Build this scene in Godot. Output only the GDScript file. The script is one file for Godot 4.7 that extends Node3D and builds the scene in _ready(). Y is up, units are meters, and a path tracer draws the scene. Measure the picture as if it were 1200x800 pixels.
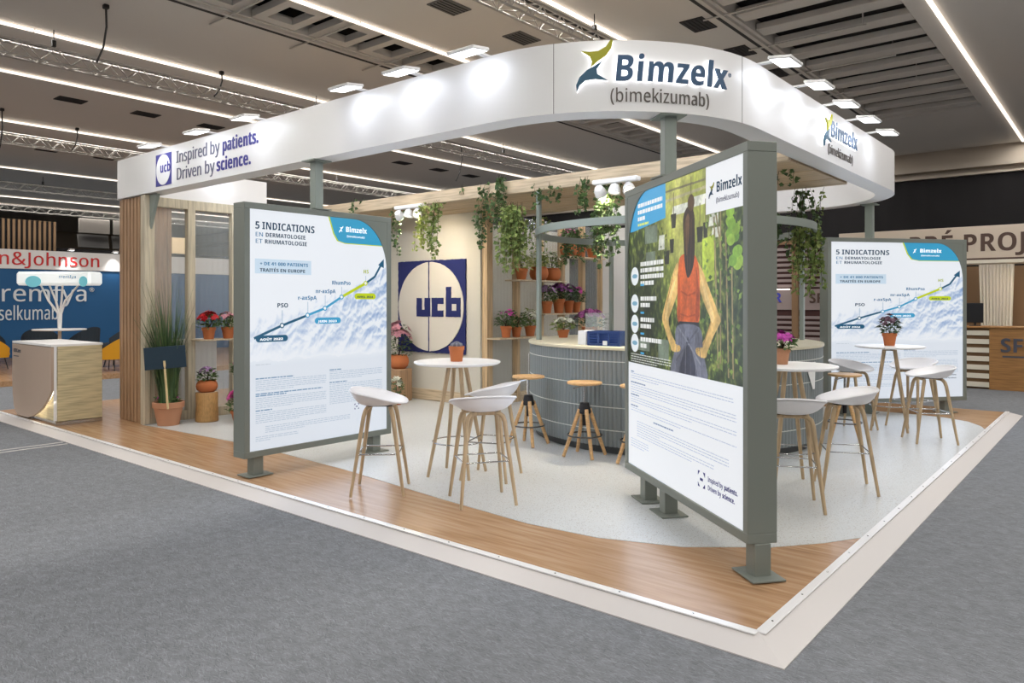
extends Node3D
# A trade-fair stand in an exhibition hall. World axes follow the hall: -Z runs along the ceiling lights, -X along the front of the stand.

const STAGE := 0.04
const CEIL := 5.5
var M := {}
var names := {}
var rng := RandomNumberGenerator.new()

class MB:
	var v := PackedVector3Array()
	var n := PackedVector3Array()
	var uv := PackedVector2Array()
	var c := PackedColorArray()
	var ix := PackedInt32Array()
	var col := Color.WHITE
	var tinted := false
	func put(p: Vector3, nn: Vector3, t := Vector2.ZERO) -> int:
		v.append(p); n.append(nn); uv.append(t); c.append(col)
		return v.size() - 1
	func face(a: int, b: int, d: int) -> void:
		ix.append(a); ix.append(d); ix.append(b)
	func tri(a: Vector3, b: Vector3, d: Vector3) -> void:
		var nn := (b - a).cross(d - a).normalized()
		face(put(a, nn), put(b, nn), put(d, nn))
	func quad(a: Vector3, b: Vector3, d: Vector3, e: Vector3) -> void:
		var nn := (b - a).cross(d - a).normalized()
		var i := put(a, nn, Vector2(0, 1))
		put(b, nn, Vector2(1, 1)); put(d, nn, Vector2(1, 0)); put(e, nn, Vector2(0, 0))
		face(i, i + 1, i + 2); face(i, i + 2, i + 3)
	func box(at: Vector3, size: Vector3, bs := Basis.IDENTITY, ch := 0.0) -> void:
		var h := size / 2
		var k := minf(ch, minf(h.x, minf(h.y, h.z)) * 0.9)
		var ax := [bs.x, bs.y, bs.z]
		var hh := [h.x, h.y, h.z]
		for a in 3:
			var b := (a + 1) % 3
			var d := (a + 2) % 3
			for s: float in [-1.0, 1.0]:
				var o: Vector3 = at + ax[a] * (hh[a] * s)
				var p: Vector3 = ax[b] * (hh[b] - k)
				var q: Vector3 = ax[d] * (hh[d] - k) * s
				quad(o - p - q, o + p - q, o + p + q, o - p + q)
		if k > 0.0:
			for a in 3:
				var b := (a + 1) % 3
				var d := (a + 2) % 3
				for s: float in [-1.0, 1.0]:
					for t: float in [-1.0, 1.0]:
						var along: Vector3 = ax[a] * (hh[a] - k)
						var e1: Vector3 = at + ax[b] * (hh[b] * s) + ax[d] * ((hh[d] - k) * t)
						var e2: Vector3 = at + ax[b] * ((hh[b] - k) * s) + ax[d] * (hh[d] * t)
						if s * t > 0:
							quad(e1 - along, e1 + along, e2 + along, e2 - along)
							_flip_if(at)
						else:
							quad(e1 + along, e1 - along, e2 - along, e2 + along)
							_flip_if(at)
			for sx: float in [-1.0, 1.0]:
				for sy: float in [-1.0, 1.0]:
					for sz: float in [-1.0, 1.0]:
						var p1: Vector3 = at + bs.x * (h.x * sx) + bs.y * ((h.y - k) * sy) + bs.z * ((h.z - k) * sz)
						var p2: Vector3 = at + bs.x * ((h.x - k) * sx) + bs.y * (h.y * sy) + bs.z * ((h.z - k) * sz)
						var p3: Vector3 = at + bs.x * ((h.x - k) * sx) + bs.y * ((h.y - k) * sy) + bs.z * (h.z * sz)
						if sx * sy * sz > 0: tri(p1, p2, p3)
						else: tri(p1, p3, p2)
	func _flip_if(centre: Vector3) -> void: # the last quad looks away from the centre
		var i := v.size() - 4
		if n[i].dot((v[i] + v[i + 2]) / 2 - centre) < 0:
			for j in 4: n[i + j] = -n[i + j]
			var m := ix.size() - 6
			for j: int in [0, 3]:
				var w := ix[m + j + 1]; ix[m + j + 1] = ix[m + j + 2]; ix[m + j + 2] = w
	func beam(a: Vector3, b: Vector3, w: float, h: float, ch := 0.0) -> void: # bar with square ends, w across, h upright
		var z := (b - a).normalized()
		var x := Vector3.UP.cross(z)
		if x.length() < 0.01: x = Vector3.RIGHT
		x = x.normalized()
		box((a + b) / 2, Vector3(w, h, a.distance_to(b)), Basis(x, z.cross(x), z), ch)
	func tube(p: PackedVector3Array, r: PackedFloat32Array, seg := 8, closed := false) -> void:
		var cnt := p.size()
		var up := Vector3.UP
		var rings := []
		var d0 := (p[1] - p[0]).normalized()
		var x := d0.cross(up)
		if x.length() < 0.05: x = d0.cross(Vector3.RIGHT)
		x = x.normalized()
		for i in cnt:
			var d: Vector3
			if closed: d = (p[(i + 1) % cnt] - p[(i - 1 + cnt) % cnt]).normalized()
			elif i == 0: d = d0
			elif i == cnt - 1: d = (p[i] - p[i - 1]).normalized()
			else: d = ((p[i + 1] - p[i]).normalized() + (p[i] - p[i - 1]).normalized()).normalized()
			x = (x - d * x.dot(d)).normalized()
			var y := d.cross(x)
			var rr := r[mini(i, r.size() - 1)]
			var first := v.size()
			for k in seg:
				var t := TAU * k / seg
				var nn := x * cos(t) + y * sin(t)
				put(p[i] + nn * rr, nn, Vector2(float(k) / seg, i))
			rings.append(first)
		for i in (cnt if closed else cnt - 1):
			var a: int = rings[i]
			var b: int = rings[(i + 1) % cnt]
			for k in seg:
				var k2 := (k + 1) % seg
				face(a + k, a + k2, b + k2); face(a + k, b + k2, b + k)
		if not closed:
			for e in 2:
				var q := 0 if e == 0 else cnt - 1
				var dd := (p[0] - p[1]).normalized() if e == 0 else (p[cnt - 1] - p[cnt - 2]).normalized()
				var m := put(p[q], dd)
				var f := v.size()
				for k in seg: put(v[rings[q] + k], dd)
				for k in seg:
					if e == 0: face(m, f + (k + 1) % seg, f + k)
					else: face(m, f + k, f + (k + 1) % seg)
	func rod(a: Vector3, b: Vector3, r0: float, r1 := -1.0, seg := 8) -> void:
		tube(PackedVector3Array([a, b]), PackedFloat32Array([r0, r0 if r1 < 0 else r1]), seg)
	func lathe(prof: Array, seg := 20, xf := Transform3D.IDENTITY, smooth := false) -> void: # prof: Vector2(r, y), from the bottom up along the outside
		var m := prof.size()
		var nr := []
		for i in m - 1:
			var d: Vector2 = prof[i + 1] - prof[i]
			nr.append(Vector2(d.y, -d.x).normalized())
		for i in m - 1:
			var n0: Vector2 = nr[i]
			var n1: Vector2 = nr[i]
			if smooth:
				if i > 0: n0 = (nr[i] + nr[i - 1]).normalized()
				if i < m - 2: n1 = (nr[i] + nr[i + 1]).normalized()
			var first := v.size()
			for k in seg + 1:
				var t := TAU * k / seg
				var dir := Vector3(cos(t), 0, sin(t))
				var a: Vector2 = prof[i]
				var b: Vector2 = prof[i + 1]
				put(xf * (dir * a.x + Vector3.UP * a.y), (xf.basis * (dir * n0.x + Vector3.UP * n0.y)).normalized(), Vector2(float(k) / seg, a.y))
				put(xf * (dir * b.x + Vector3.UP * b.y), (xf.basis * (dir * n1.x + Vector3.UP * n1.y)).normalized(), Vector2(float(k) / seg, b.y))
			for k in seg:
				var f := first + k * 2
				face(f, f + 1, f + 3); face(f, f + 3, f + 2)
	func extrude(poly: PackedVector2Array, z0: float, z1: float, xf := Transform3D.IDENTITY, smooth := false) -> void:
		var p := poly.duplicate()
		if Geometry2D.is_polygon_clockwise(p): p.reverse()
		var tr := Geometry2D.triangulate_polygon(p)
		var cnt := p.size()
		var lo := Vector2(INF, INF)
		var hi := -lo
		for q in p:
			lo = lo.min(q); hi = hi.max(q)
		for side in 2:
			var z := z1 if side == 1 else z0
			var nn := (xf.basis * Vector3(0, 0, 1 if side == 1 else -1)).normalized()
			var f := v.size()
			for q in p: put(xf * Vector3(q.x, q.y, z), nn, Vector2((q.x - lo.x) / (hi.x - lo.x), 1.0 - (q.y - lo.y) / (hi.y - lo.y)))
			for i in range(0, tr.size(), 3):
				var a := p[tr[i]]; var b := p[tr[i + 1]]; var d := p[tr[i + 2]]
				var ccw := (b - a).cross(d - a) > 0
				if ccw == (side == 1): face(f + tr[i], f + tr[i + 1], f + tr[i + 2])
				else: face(f + tr[i], f + tr[i + 2], f + tr[i + 1])
		for i in cnt:
			var a := p[i]
			var b := p[(i + 1) % cnt]
			var na := Vector2((b - a).y, -(b - a).x).normalized()
			var n0 := na
			var n1 := na
			if smooth:
				var w := p[(i - 1 + cnt) % cnt]
				var u := p[(i + 2) % cnt]
				var np := Vector2((a - w).y, -(a - w).x).normalized()
				var nx := Vector2((u - b).y, -(u - b).x).normalized()
				if np.dot(na) > 0.6: n0 = (na + np).normalized()
				if nx.dot(na) > 0.6: n1 = (na + nx).normalized()
			var m0 := (xf.basis * Vector3(n0.x, n0.y, 0)).normalized()
			var m1 := (xf.basis * Vector3(n1.x, n1.y, 0)).normalized()
			var f := put(xf * Vector3(a.x, a.y, z0), m0)
			put(xf * Vector3(b.x, b.y, z0), m1); put(xf * Vector3(b.x, b.y, z1), m1); put(xf * Vector3(a.x, a.y, z1), m0)
			face(f, f + 1, f + 2); face(f, f + 2, f + 3)
	func wall(p: PackedVector2Array, y0: float, y1: float, flip := false) -> void: # smooth upright skin over plan points (x, z)
		var cnt := p.size()
		var f := v.size()
		var len := 0.0
		for i in cnt:
			var d := (p[mini(i + 1, cnt - 1)] - p[maxi(i - 1, 0)]).normalized()
			var nn := Vector3(-d.y, 0, d.x) * (-1.0 if flip else 1.0)
			if i > 0: len += p[i].distance_to(p[i - 1])
			put(Vector3(p[i].x, y0, p[i].y), nn, Vector2(len, y0)); put(Vector3(p[i].x, y1, p[i].y), nn, Vector2(len, y1))
		for i in cnt - 1:
			var a := f + i * 2
			if flip: face(a, a + 3, a + 2); face(a, a + 1, a + 3)
			else: face(a, a + 2, a + 3); face(a, a + 3, a + 1)
	func strip(p: PackedVector2Array, q: PackedVector2Array, y: float, up: bool) -> void: # level band between two plan lines
		for i in p.size() - 1:
			var a := Vector3(p[i].x, y, p[i].y); var b := Vector3(p[i + 1].x, y, p[i + 1].y)
			var d := Vector3(q[i + 1].x, y, q[i + 1].y); var e := Vector3(q[i].x, y, q[i].y)
			var nn := (b - a).cross(d - a)
			if (nn.y > 0) == up: quad(a, b, d, e)
			else: quad(a, e, d, b)
	func leaf(at: Vector3, dir: Vector3, side: Vector3, ln: float, wd: float, fold := 0.25) -> void:
		var up := side.cross(dir).normalized()
		var tip := at + dir * ln - up * ln * 0.15
		var l := at + dir * ln * 0.42 + side * wd * 0.5 + up * wd * fold
		var r := at + dir * ln * 0.42 - side * wd * 0.5 + up * wd * fold
		var m := at + dir * ln * 0.5
		tri(at, m, l); tri(l, m, tip); tri(at, r, m); tri(r, tip, m)
	func ball(at: Vector3, r: float, seg := 8, squash := 1.0) -> void:
		var prof := []
		var h := maxi(3, seg / 2)
		for i in h + 1:
			var t := -PI / 2 + PI * i / h
			prof.append(Vector2(cos(t) * r, sin(t) * r * squash))
		lathe(prof, seg, Transform3D(Basis.IDENTITY, at), true)
	func mesh() -> ArrayMesh:
		var a := []
		a.resize(Mesh.ARRAY_MAX)
		a[Mesh.ARRAY_VERTEX] = v; a[Mesh.ARRAY_NORMAL] = n; a[Mesh.ARRAY_TEX_UV] = uv; a[Mesh.ARRAY_INDEX] = ix
		if tinted: a[Mesh.ARRAY_COLOR] = c
		var m := ArrayMesh.new()
		m.add_surface_from_arrays(Mesh.PRIMITIVE_TRIANGLES, a)
		return m

# ---------------------------------------------------------------- nodes
func numbered(called: String) -> String:
	if not names.has(called):
		names[called] = 0
		return called
	names[called] += 1
	return "%s_%03d" % [called, names[called]]

func thing(called: String, label: String, category: String, at := Vector3.ZERO, turn := 0.0, group := "") -> Node3D:
	var o := Node3D.new()
	o.name = numbered(called)
	add_child(o)
	o.position = at; o.rotation.y = turn
	tag(o, label, category, group)
	return o

func tag(o: Node, label: String, category: String, group := "") -> void:
	o.set_meta("label", label); o.set_meta("category", category)
	if group: o.set_meta("group", group)

func part(mb: MB, called: String, mat: Material, parent: Node = null) -> MeshInstance3D:
	return meshpart(mb.mesh(), called, mat, parent)

func meshpart(m: Mesh, called: String, mat: Material, parent: Node = null) -> MeshInstance3D:
	var o := MeshInstance3D.new()
	o.mesh = m
	o.material_override = mat
	if parent == null:
		o.name = numbered(called); add_child(o)
	else:
		o.name = called; parent.add_child(o, true)
	return o

func struct(mb: MB, called: String, mat: Material, parent: Node = null) -> MeshInstance3D:
	var o := part(mb, called, mat, parent)
	if parent == null: o.set_meta("kind", "structure")
	return o

func copy(o: Node3D, at: Vector3, turn: float, label: String) -> Node3D:
	var r: Node3D = o.duplicate()
	r.name = numbered(String(o.name).rstrip("0123456789").trim_suffix("_"))
	add_child(r)
	r.position = at; r.rotation.y = turn
	r.set_meta("label", label)
	return r

# ---------------------------------------------------------------- materials
func mat(key: String, col: Color, rough := 0.6, metal := 0.0) -> StandardMaterial3D:
	var m := StandardMaterial3D.new()
	m.resource_name = key
	m.albedo_color = col; m.roughness = rough; m.metallic = metal
	M[key] = m
	return m

func rgb(r: int, g: int, b: int) -> Color:
	return Color8(r, g, b)

func noise_tex(sd: int, freq: float, stops: Array, kind := FastNoiseLite.TYPE_SIMPLEX_SMOOTH, size := 512, oct := 4) -> ImageTexture: # stops: [at, colour]
	var f := FastNoiseLite.new()
	f.seed = sd; f.frequency = freq; f.noise_type = kind; f.fractal_octaves = oct
	var src := f.get_seamless_image(size, size)
	var g := Gradient.new()
	g.offsets = PackedFloat32Array(stops.map(func(s): return s[0]))
	g.colors = PackedColorArray(stops.map(func(s): return s[1]))
	var lut := []
	for i in 256: lut.append(g.sample(i / 255.0))
	var im := Image.create(size, size, true, Image.FORMAT_RGB8)
	for y in size:
		for x in size:
			im.set_pixel(x, y, lut[int(clampf(src.get_pixel(x, y).r, 0, 1) * 255)])
	im.generate_mipmaps()
	return ImageTexture.create_from_image(im)

func triplanar(m: StandardMaterial3D, t: Texture2D, sc: Vector3, world := true) -> void:
	m.albedo_texture = t
	m.uv1_triplanar = true
	m.uv1_world_triplanar = world
	m.uv1_scale = sc

func bumpy(m: StandardMaterial3D, t: Texture2D, depth: float) -> void:
	m.heightmap_enabled = true
	m.heightmap_texture = t
	m.heightmap_scale = depth

func glow(key: String, col: Color, energy: float) -> StandardMaterial3D:
	var m := mat(key, col, 0.5)
	m.emission_enabled = true; m.emission = col; m.emission_energy_multiplier = energy
	return m

func area(at: Vector3, size: Vector2, towards: Vector3, energy: float, col: Color, called: String, parent: Node = self, up := Vector3.UP) -> AreaLight3D:
	var l := AreaLight3D.new()
	l.name = called
	parent.add_child(l, true)
	l.area_size = size
	l.light_energy = energy; l.light_color = col
	l.shadow_enabled = true
	l.set("area_range", 60.0)
	var u := up if absf(towards.normalized().dot(up)) < 0.95 else Vector3.BACK
	l.basis = Basis.looking_at(towards, u)
	l.position = at
	return l

func spot(at: Vector3, towards: Vector3, angle: float, energy: float, col: Color, parent: Node, size := 0.04) -> SpotLight3D:
	var l := SpotLight3D.new()
	l.name = "spot_beam"
	parent.add_child(l, true)
	l.position = at
	l.basis = Basis.looking_at(towards, Vector3.UP if absf(towards.normalized().y) < 0.95 else Vector3.BACK)
	l.spot_angle = angle; l.spot_angle_attenuation = 1.0
	l.light_energy = energy; l.light_color = col; l.light_size = size
	l.spot_range = 30.0; l.spot_attenuation = 2.0
	l.shadow_enabled = true
	return l

# ---------------------------------------------------------------- lettering
var font_thin: SystemFont
var font_bold: SystemFont
func lettering(s: String, cap: float, m: Material, called: String, parent: Node, xf: Transform3D, bold := false, depth := 0.002, width := 0.0, align := 0, serif := false) -> MeshInstance3D: # xf: origin on the baseline, +Z out of the face; cap: height of a capital
	var t := TextMesh.new()
	var f := SystemFont.new()
	f.font_names = PackedStringArray(["Droid Serif" if serif else "Droid Sans"])
	f.font_weight = 700 if bold else 400
	t.font = f
	t.text = s
	t.font_size = 100
	t.pixel_size = cap / 71.4
	t.depth = depth
	t.curve_step = 1.5
	t.horizontal_alignment = [HORIZONTAL_ALIGNMENT_LEFT, HORIZONTAL_ALIGNMENT_CENTER, HORIZONTAL_ALIGNMENT_RIGHT][align]
	t.vertical_alignment = VERTICAL_ALIGNMENT_CENTER
	var o := meshpart(t, called, m, parent)
	var w := t.get_aabb().size.x
	var k := width / w if width > 0 and w > 0 else 1.0
	o.transform = xf * Transform3D(Basis.from_scale(Vector3(k, 1, 1)), Vector3(0, cap * 0.485, depth * 0.5))
	return o

func text_width(s: String, cap: float, bold: bool) -> float:
	var f := SystemFont.new()
	f.font_names = PackedStringArray(["Droid Sans"])
	f.font_weight = 700 if bold else 400
	return f.get_string_size(s, HORIZONTAL_ALIGNMENT_LEFT, -1, 100).x * cap / 71.4

func facing(at: Vector3, out: Vector3) -> Transform3D: # +Z looks along out, +Y stays up
	var z := out.normalized()
	var x := Vector3.UP.cross(z).normalized()
	return Transform3D(Basis(x, z.cross(x), z), at)

# ---------------------------------------------------------------- prints (flat artwork of the light boxes)
func poly_fill(im: Image, pts: Array, col: Color) -> void:
	var h := im.get_height()
	var y0 := INF
	var y1 := -INF
	for p: Vector2 in pts:
		y0 = minf(y0, p.y); y1 = maxf(y1, p.y)
	for y in range(maxi(0, int(y0)), mini(h - 1, int(y1)) + 1):
		var xs := []
		for i in pts.size():
			var a: Vector2 = pts[i]
			var b: Vector2 = pts[(i + 1) % pts.size()]
			if (a.y <= y + 0.5) != (b.y <= y + 0.5):
				xs.append(a.x + (y + 0.5 - a.y) / (b.y - a.y) * (b.x - a.x))
		xs.sort()
		for i in range(0, xs.size() - 1, 2):
			im.fill_rect(Rect2i(int(xs[i]), y, maxi(1, int(xs[i + 1]) - int(xs[i])), 1), col)

func smooth_poly(pts: Array, steps := 5) -> Array: # closed Catmull-Rom curve through the points
	var out := []
	var k := pts.size()
	for i in k:
		var a: Vector2 = pts[(i - 1 + k) % k]
		var b: Vector2 = pts[i]
		var d: Vector2 = pts[(i + 1) % k]
		var e: Vector2 = pts[(i + 2) % k]
		for j in steps: out.append(b.cubic_interpolate(d, a, e, float(j) / steps))
	return out

func ellipse(c: Vector2, rx: float, ry: float, k := 24) -> Array:
	var out := []
	for i in k: out.append(c + Vector2(cos(TAU * i / k) * rx, sin(TAU * i / k) * ry))
	return out

func stroke(im: Image, pts: Array, w: float, col: Color) -> void:
	for i in pts.size() - 1:
		var a: Vector2 = pts[i]
		var b: Vector2 = pts[i + 1]
		var s := (b - a).normalized().orthogonal() * w * 0.5
		poly_fill(im, [a + s, b + s, b - s, a - s], col)
		poly_fill(im, ellipse(b, w * 0.5, w * 0.5, 10), col)

func small_print(im: Image, x: int, y: int, w: int, lines: int, step: int, col: Color, th := 3) -> void: # lines of print too small to read
	for l in lines:
		var end := w if l < lines - 1 else int(w * rng.randf_range(0.3, 0.8))
		var px := 0
		while px < end:
			var ww := mini(rng.randi_range(8, 26), end - px)
			im.fill_rect(Rect2i(x + px, y + l * step, ww, th), col)
			px += ww + 3

func mountain_print(w: int, h: int) -> ImageTexture:
	var im := Image.create(w, h, false, Image.FORMAT_RGB8)
	var f := FastNoiseLite.new()
	f.seed = 11; f.frequency = 0.006; f.fractal_type = FastNoiseLite.FRACTAL_RIDGED; f.fractal_octaves = 5
	var g := FastNoiseLite.new()
	g.seed = 5; g.frequency = 0.012; g.fractal_octaves = 4
	var paper := rgb(240, 245, 252)
	for x in w:
		var u := float(x) / w
		var ridge := lerpf(0.475, 0.225, pow(u, 1.2)) + 0.022 * g.get_noise_1d(x * 4.0) + 0.04 * g.get_noise_1d(x * 1.1 + 300)
		var foot := lerpf(0.58, 0.575, u) + 0.015 * g.get_noise_1d(x * 1.2 + 900)
		for y in h:
			var q := float(y) / h
			var c := paper
			if q > ridge and q < foot + 0.05:
				var dx := x + y * 0.55
				var r := 3.4 * (f.get_noise_2d(dx * 1.1 + 5, y * 0.8 - x * 0.3 + 4) - f.get_noise_2d(dx * 1.1 - 5, y * 0.8 - x * 0.3 - 4))
				var k := clampf((q - ridge) / 0.03, 0, 1) * (1.0 - clampf((q - foot + 0.05) / 0.10, 0, 1))
				var snow := clampf(0.72 + r * 0.45, 0, 1)
				var rock := rgb(124, 156, 204).lerp(rgb(238, 244, 252), snow)
				c = paper.lerp(rock, k * clampf(0.4 + 0.5 * u, 0, 1))
			elif q > 0.6:
				c = paper.lerp(rgb(224, 232, 243), clampf((q - 0.6) / 0.05, 0, 1) * 0.8)
			im.set_pixel(x, y, c)
	var X := float(w)
	var Y := float(h)
	var dark := rgb(22, 88, 122)
	var mid := rgb(62, 160, 206)
	var lime := rgb(196, 214, 22)
	# rising line
	var pa := [Vector2(0.03, 0.535), Vector2(0.21, 0.485), Vector2(0.385, 0.443), Vector2(0.51, 0.413), Vector2(0.635, 0.362), Vector2(0.825, 0.297), Vector2(0.90, 0.265), Vector2(0.955, 0.205)]
	var pp := pa.map(func(p): return p * Vector2(X, Y))
	for i in 5: # thin upright lines
		im.fill_rect(Rect2i(int(pp[i + 1].x), int([0.42, 0.385, 0.355, 0.315, 0.262][i] * Y), 2, int(pp[i + 1].y - [0.42, 0.385, 0.355, 0.315, 0.262][i] * Y)), rgb(150, 180, 205))
	stroke(im, pp.slice(0, 3), 9, dark)
	stroke(im, pp.slice(2, 5), 9, mid)
	stroke(im, pp.slice(4, 6), 11, lime)
	stroke(im, pp.slice(5, 8), 9, dark)
	var tip: Vector2 = pp[7]
	poly_fill(im, [tip + Vector2(14, -24), tip + Vector2(-16, 2), tip + Vector2(14, 14)], dark)
	for i in range(1, 6):
		poly_fill(im, ellipse(pp[i], 10, 10), dark if i < 2 else mid if i < 5 else lime)
		poly_fill(im, ellipse(pp[i], 6, 6), Color.WHITE)
	# date tags
	for d in [[0.06, 0.525, 0.17, dark], [0.455, 0.455, 0.155, mid], [0.755, 0.345, 0.135, lime]]:
		var a := Vector2(d[0] * X, d[1] * Y)
		im.fill_rect(Rect2i(int(a.x), int(a.y), int(d[2] * X), 24), d[3])
		poly_fill(im, ellipse(a + Vector2(0, 12), 12, 12), d[3])
		poly_fill(im, ellipse(a + Vector2(d[2] * X, 12), 12, 12), d[3])
	# tinted note box
	im.fill_rect(Rect2i(int(0.035 * X), int(0.205 * Y), int(0.375 * X), int(0.062 * Y)), rgb(206, 226, 243))
	# blue corner with a lime edge
	poly_fill(im, [Vector2(0.535 * X, 0), Vector2(0.57 * X, 0.075 * Y), Vector2(0.60 * X, 0.107 * Y), Vector2(0.66 * X, 0.117 * Y), Vector2(X, 0.117 * Y), Vector2(X, 0)], lime)
	poly_fill(im, [Vector2(0.545 * X, 0), Vector2(0.58 * X, 0.075 * Y), Vector2(0.61 * X, 0.105 * Y), Vector2(0.66 * X, 0.114 * Y), Vector2(X, 0.114 * Y), Vector2(X, 0)], rgb(52, 160, 204))
	# small print
	small_print(im, int(0.04 * X), int(0.645 * Y), int(0.15 * X), 1, 8, rgb(190, 200, 212), 2)
	var hard := rgb(110, 148, 184)
	var soft := rgb(176, 194, 214)
	for q in [[0.04, 0.702, 0.37, 1, 0], [0.04, 0.712, 0.48, 6, 1], [0.04, 0.765, 0.45, 2, 0], [0.04, 0.785, 0.48, 6, 1], [0.04, 0.835, 0.23, 1, 0], [0.04, 0.846, 0.48, 6, 1],
			[0.545, 0.69, 0.15, 1, 0], [0.545, 0.70, 0.42, 5, 1], [0.545, 0.747, 0.37, 1, 0], [0.545, 0.757, 0.42, 12, 1], [0.10, 0.905, 0.6, 4, 1], [0.04, 0.945, 0.28, 3, 1]]:
		small_print(im, int(q[0] * X), int(q[1] * Y), int(q[2] * X), q[3], 7, soft if q[4] else hard, 2 if q[4] else 4)
	im.generate_mipmaps()
	return ImageTexture.create_from_image(im)

func greenhouse_print(w: int, h: int) -> ImageTexture:
	var im := Image.create(w, h, false, Image.FORMAT_RGB8)
	var f := FastNoiseLite.new()
	f.seed = 21; f.frequency = 0.02; f.fractal_octaves = 5
	var g := FastNoiseLite.new()
	g.seed = 8; g.frequency = 0.006
	var X := float(w)
	var Y := float(h)
	var split := 0.62
	for y in int(split * h) + 1:
		for x in w:
			var u := float(x) / w
			var q := float(y) / h
			var leafy := clampf(0.5 + f.get_noise_2d(x * 1.6, y * 1.1), 0, 1)
			var wide := 0.5 + g.get_noise_2d(x, y)
			var c := rgb(40, 58, 26).lerp(rgb(146, 160, 74), leafy * leafy)
			var bright := clampf(1.0 - absf(u - 0.55) / 0.33, 0, 1) * clampf(1.25 - q / 0.36, 0, 1)
			c = c.lerp(rgb(206, 204, 120).lerp(rgb(186, 196, 84), wide), clampf(bright * 1.5, 0, 0.93))
			if u < 0.36: c = c.lerp(rgb(26, 34, 24), clampf((q - 0.17) * 3.2, 0, 0.72) * clampf((0.40 - u) * 6, 0, 1))
			if u > 0.88: c = c.lerp(rgb(38, 52, 44), 0.45)
			im.set_pixel(x, y, c)
	im.fill_rect(Rect2i(0, int(split * h), w, h - int(split * h)), rgb(240, 244, 250))
	var P := func(a: Array) -> Array: return a.map(func(p): return Vector2(p[0] * X, p[1] * Y))
	# roof bars, light windows, tall cane, pots on the wall
	stroke(im, P.call([[0.12, 0.065], [0.82, 0.055]]), 9, rgb(190, 186, 140))
	stroke(im, P.call([[0.40, 0.03], [0.98, 0.035]]), 6, rgb(120, 118, 80))
	for a in [[0.46, 0.085, 0.16, 0.03], [0.62, 0.075, 0.12, 0.03], [0.76, 0.14, 0.07, 0.035], [0.78, 0.18, 0.06, 0.03], [0.33, 0.17, 0.06, 0.05]]:
		poly_fill(im, P.call([[a[0], a[1] + a[3]], [a[0] + 0.01, a[1]], [a[0] + a[2], a[1]], [a[0] + a[2], a[1] + a[3]]]), rgb(232, 236, 222))
	poly_fill(im, P.call([[0.71, 0.21], [0.80, 0.20], [0.80, 0.33], [0.72, 0.34]]), rgb(176, 196, 70))
	for a in [[0.45, 0.11, 0.05], [0.72, 0.16, 0.035], [0.67, 0.17, 0.05], [0.44, 0.19, 0.04], [0.385, 0.225, 0.055], [0.6, 0.08, 0.05]]:
		poly_fill(im, P.call([[a[0], a[1]], [a[0] + a[2], a[1]], [a[0] + a[2] * 0.85, a[1] + 0.045], [a[0] + a[2] * 0.15, a[1] + 0.045]]), rgb(44, 46, 38))
		stroke(im, P.call([[a[0] + a[2] * 0.5, a[1] - 0.07], [a[0] + a[2] * 0.5, a[1]]]), 4, rgb(110, 104, 64))
	for a in [[0.845, 0.08, 0.845, 0.58], [0.80, 0.15, 0.83, 0.58], [0.88, 0.2, 0.90, 0.6], [0.80, 0.1, 0.85, 0.25], [0.92, 0.3, 0.93, 0.6]]:
		stroke(im, P.call([[a[0], a[1]], [a[2], a[3]]]), 8, rgb(146, 134, 92))
	for i in 260:
		var a := Vector2(rng.randf_range(0.72, 1.0) if i % 2 else rng.randf_range(0.0, 0.42), rng.randf_range(0.14, 0.6)) * Vector2(X, Y)
		var d := Vector2.from_angle(rng.randf() * TAU) * rng.randf_range(8, 26)
		var cc := rgb(64, 92, 36).lerp(rgb(150, 176, 78), rng.randf()) if i % 2 else rgb(34, 50, 26).lerp(rgb(98, 124, 62), rng.randf())
		poly_fill(im, [a, a + d * 0.5 + d.orthogonal() * 0.3, a + d, a + d * 0.5 - d.orthogonal() * 0.3], cc)
	for i in 14:
		var a := Vector2(rng.randf_range(0.90, 0.98) * X, rng.randf_range(0.12, 0.3) * Y)
		poly_fill(im, ellipse(a, 22, 15), rgb(150, 186, 66).lerp(rgb(104, 150, 52), rng.randf()))
	for a in [[0.19, 0.13, 0.13, 0.06], [0.20, 0.22, 0.1, 0.05], [0.1, 0.53, 0.14, 0.04], [0.33, 0.52, 0.1, 0.07]]:
		im.fill_rect(Rect2i(int(a[0] * X), int(a[1] * Y), int(a[2] * X), int(a[3] * Y)), rgb(112, 126, 110))
	# person seen from behind, hands on the hips
	var skin := rgb(214, 178, 108)
	var skin2 := rgb(176, 136, 76)
	poly_fill(im, smooth_poly(P.call([[0.515, 0.27], [0.47, 0.30], [0.42, 0.37], [0.375, 0.43], [0.37, 0.455], [0.40, 0.49], [0.455, 0.545], [0.50, 0.55], [0.51, 0.535], [0.46, 0.50], [0.43, 0.455], [0.46, 0.42], [0.52, 0.35]])), skin)
	poly_fill(im, smooth_poly(P.call([[0.66, 0.27], [0.71, 0.295], [0.77, 0.36], [0.83, 0.425], [0.845, 0.45], [0.80, 0.49], [0.74, 0.55], [0.70, 0.555], [0.69, 0.535], [0.735, 0.50], [0.775, 0.45], [0.74, 0.41], [0.69, 0.35]])), skin)
	stroke(im, P.call([[0.47, 0.31], [0.40, 0.42], [0.385, 0.455]]), 5, skin2)
	stroke(im, P.call([[0.78, 0.45], [0.735, 0.505], [0.70, 0.54]]), 5, skin2)
	poly_fill(im, smooth_poly(P.call([[0.525, 0.26], [0.56, 0.245], [0.61, 0.245], [0.66, 0.255], [0.69, 0.30], [0.695, 0.40], [0.685, 0.455], [0.60, 0.462], [0.515, 0.455], [0.51, 0.38], [0.515, 0.31]])), rgb(206, 96, 40))
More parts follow.
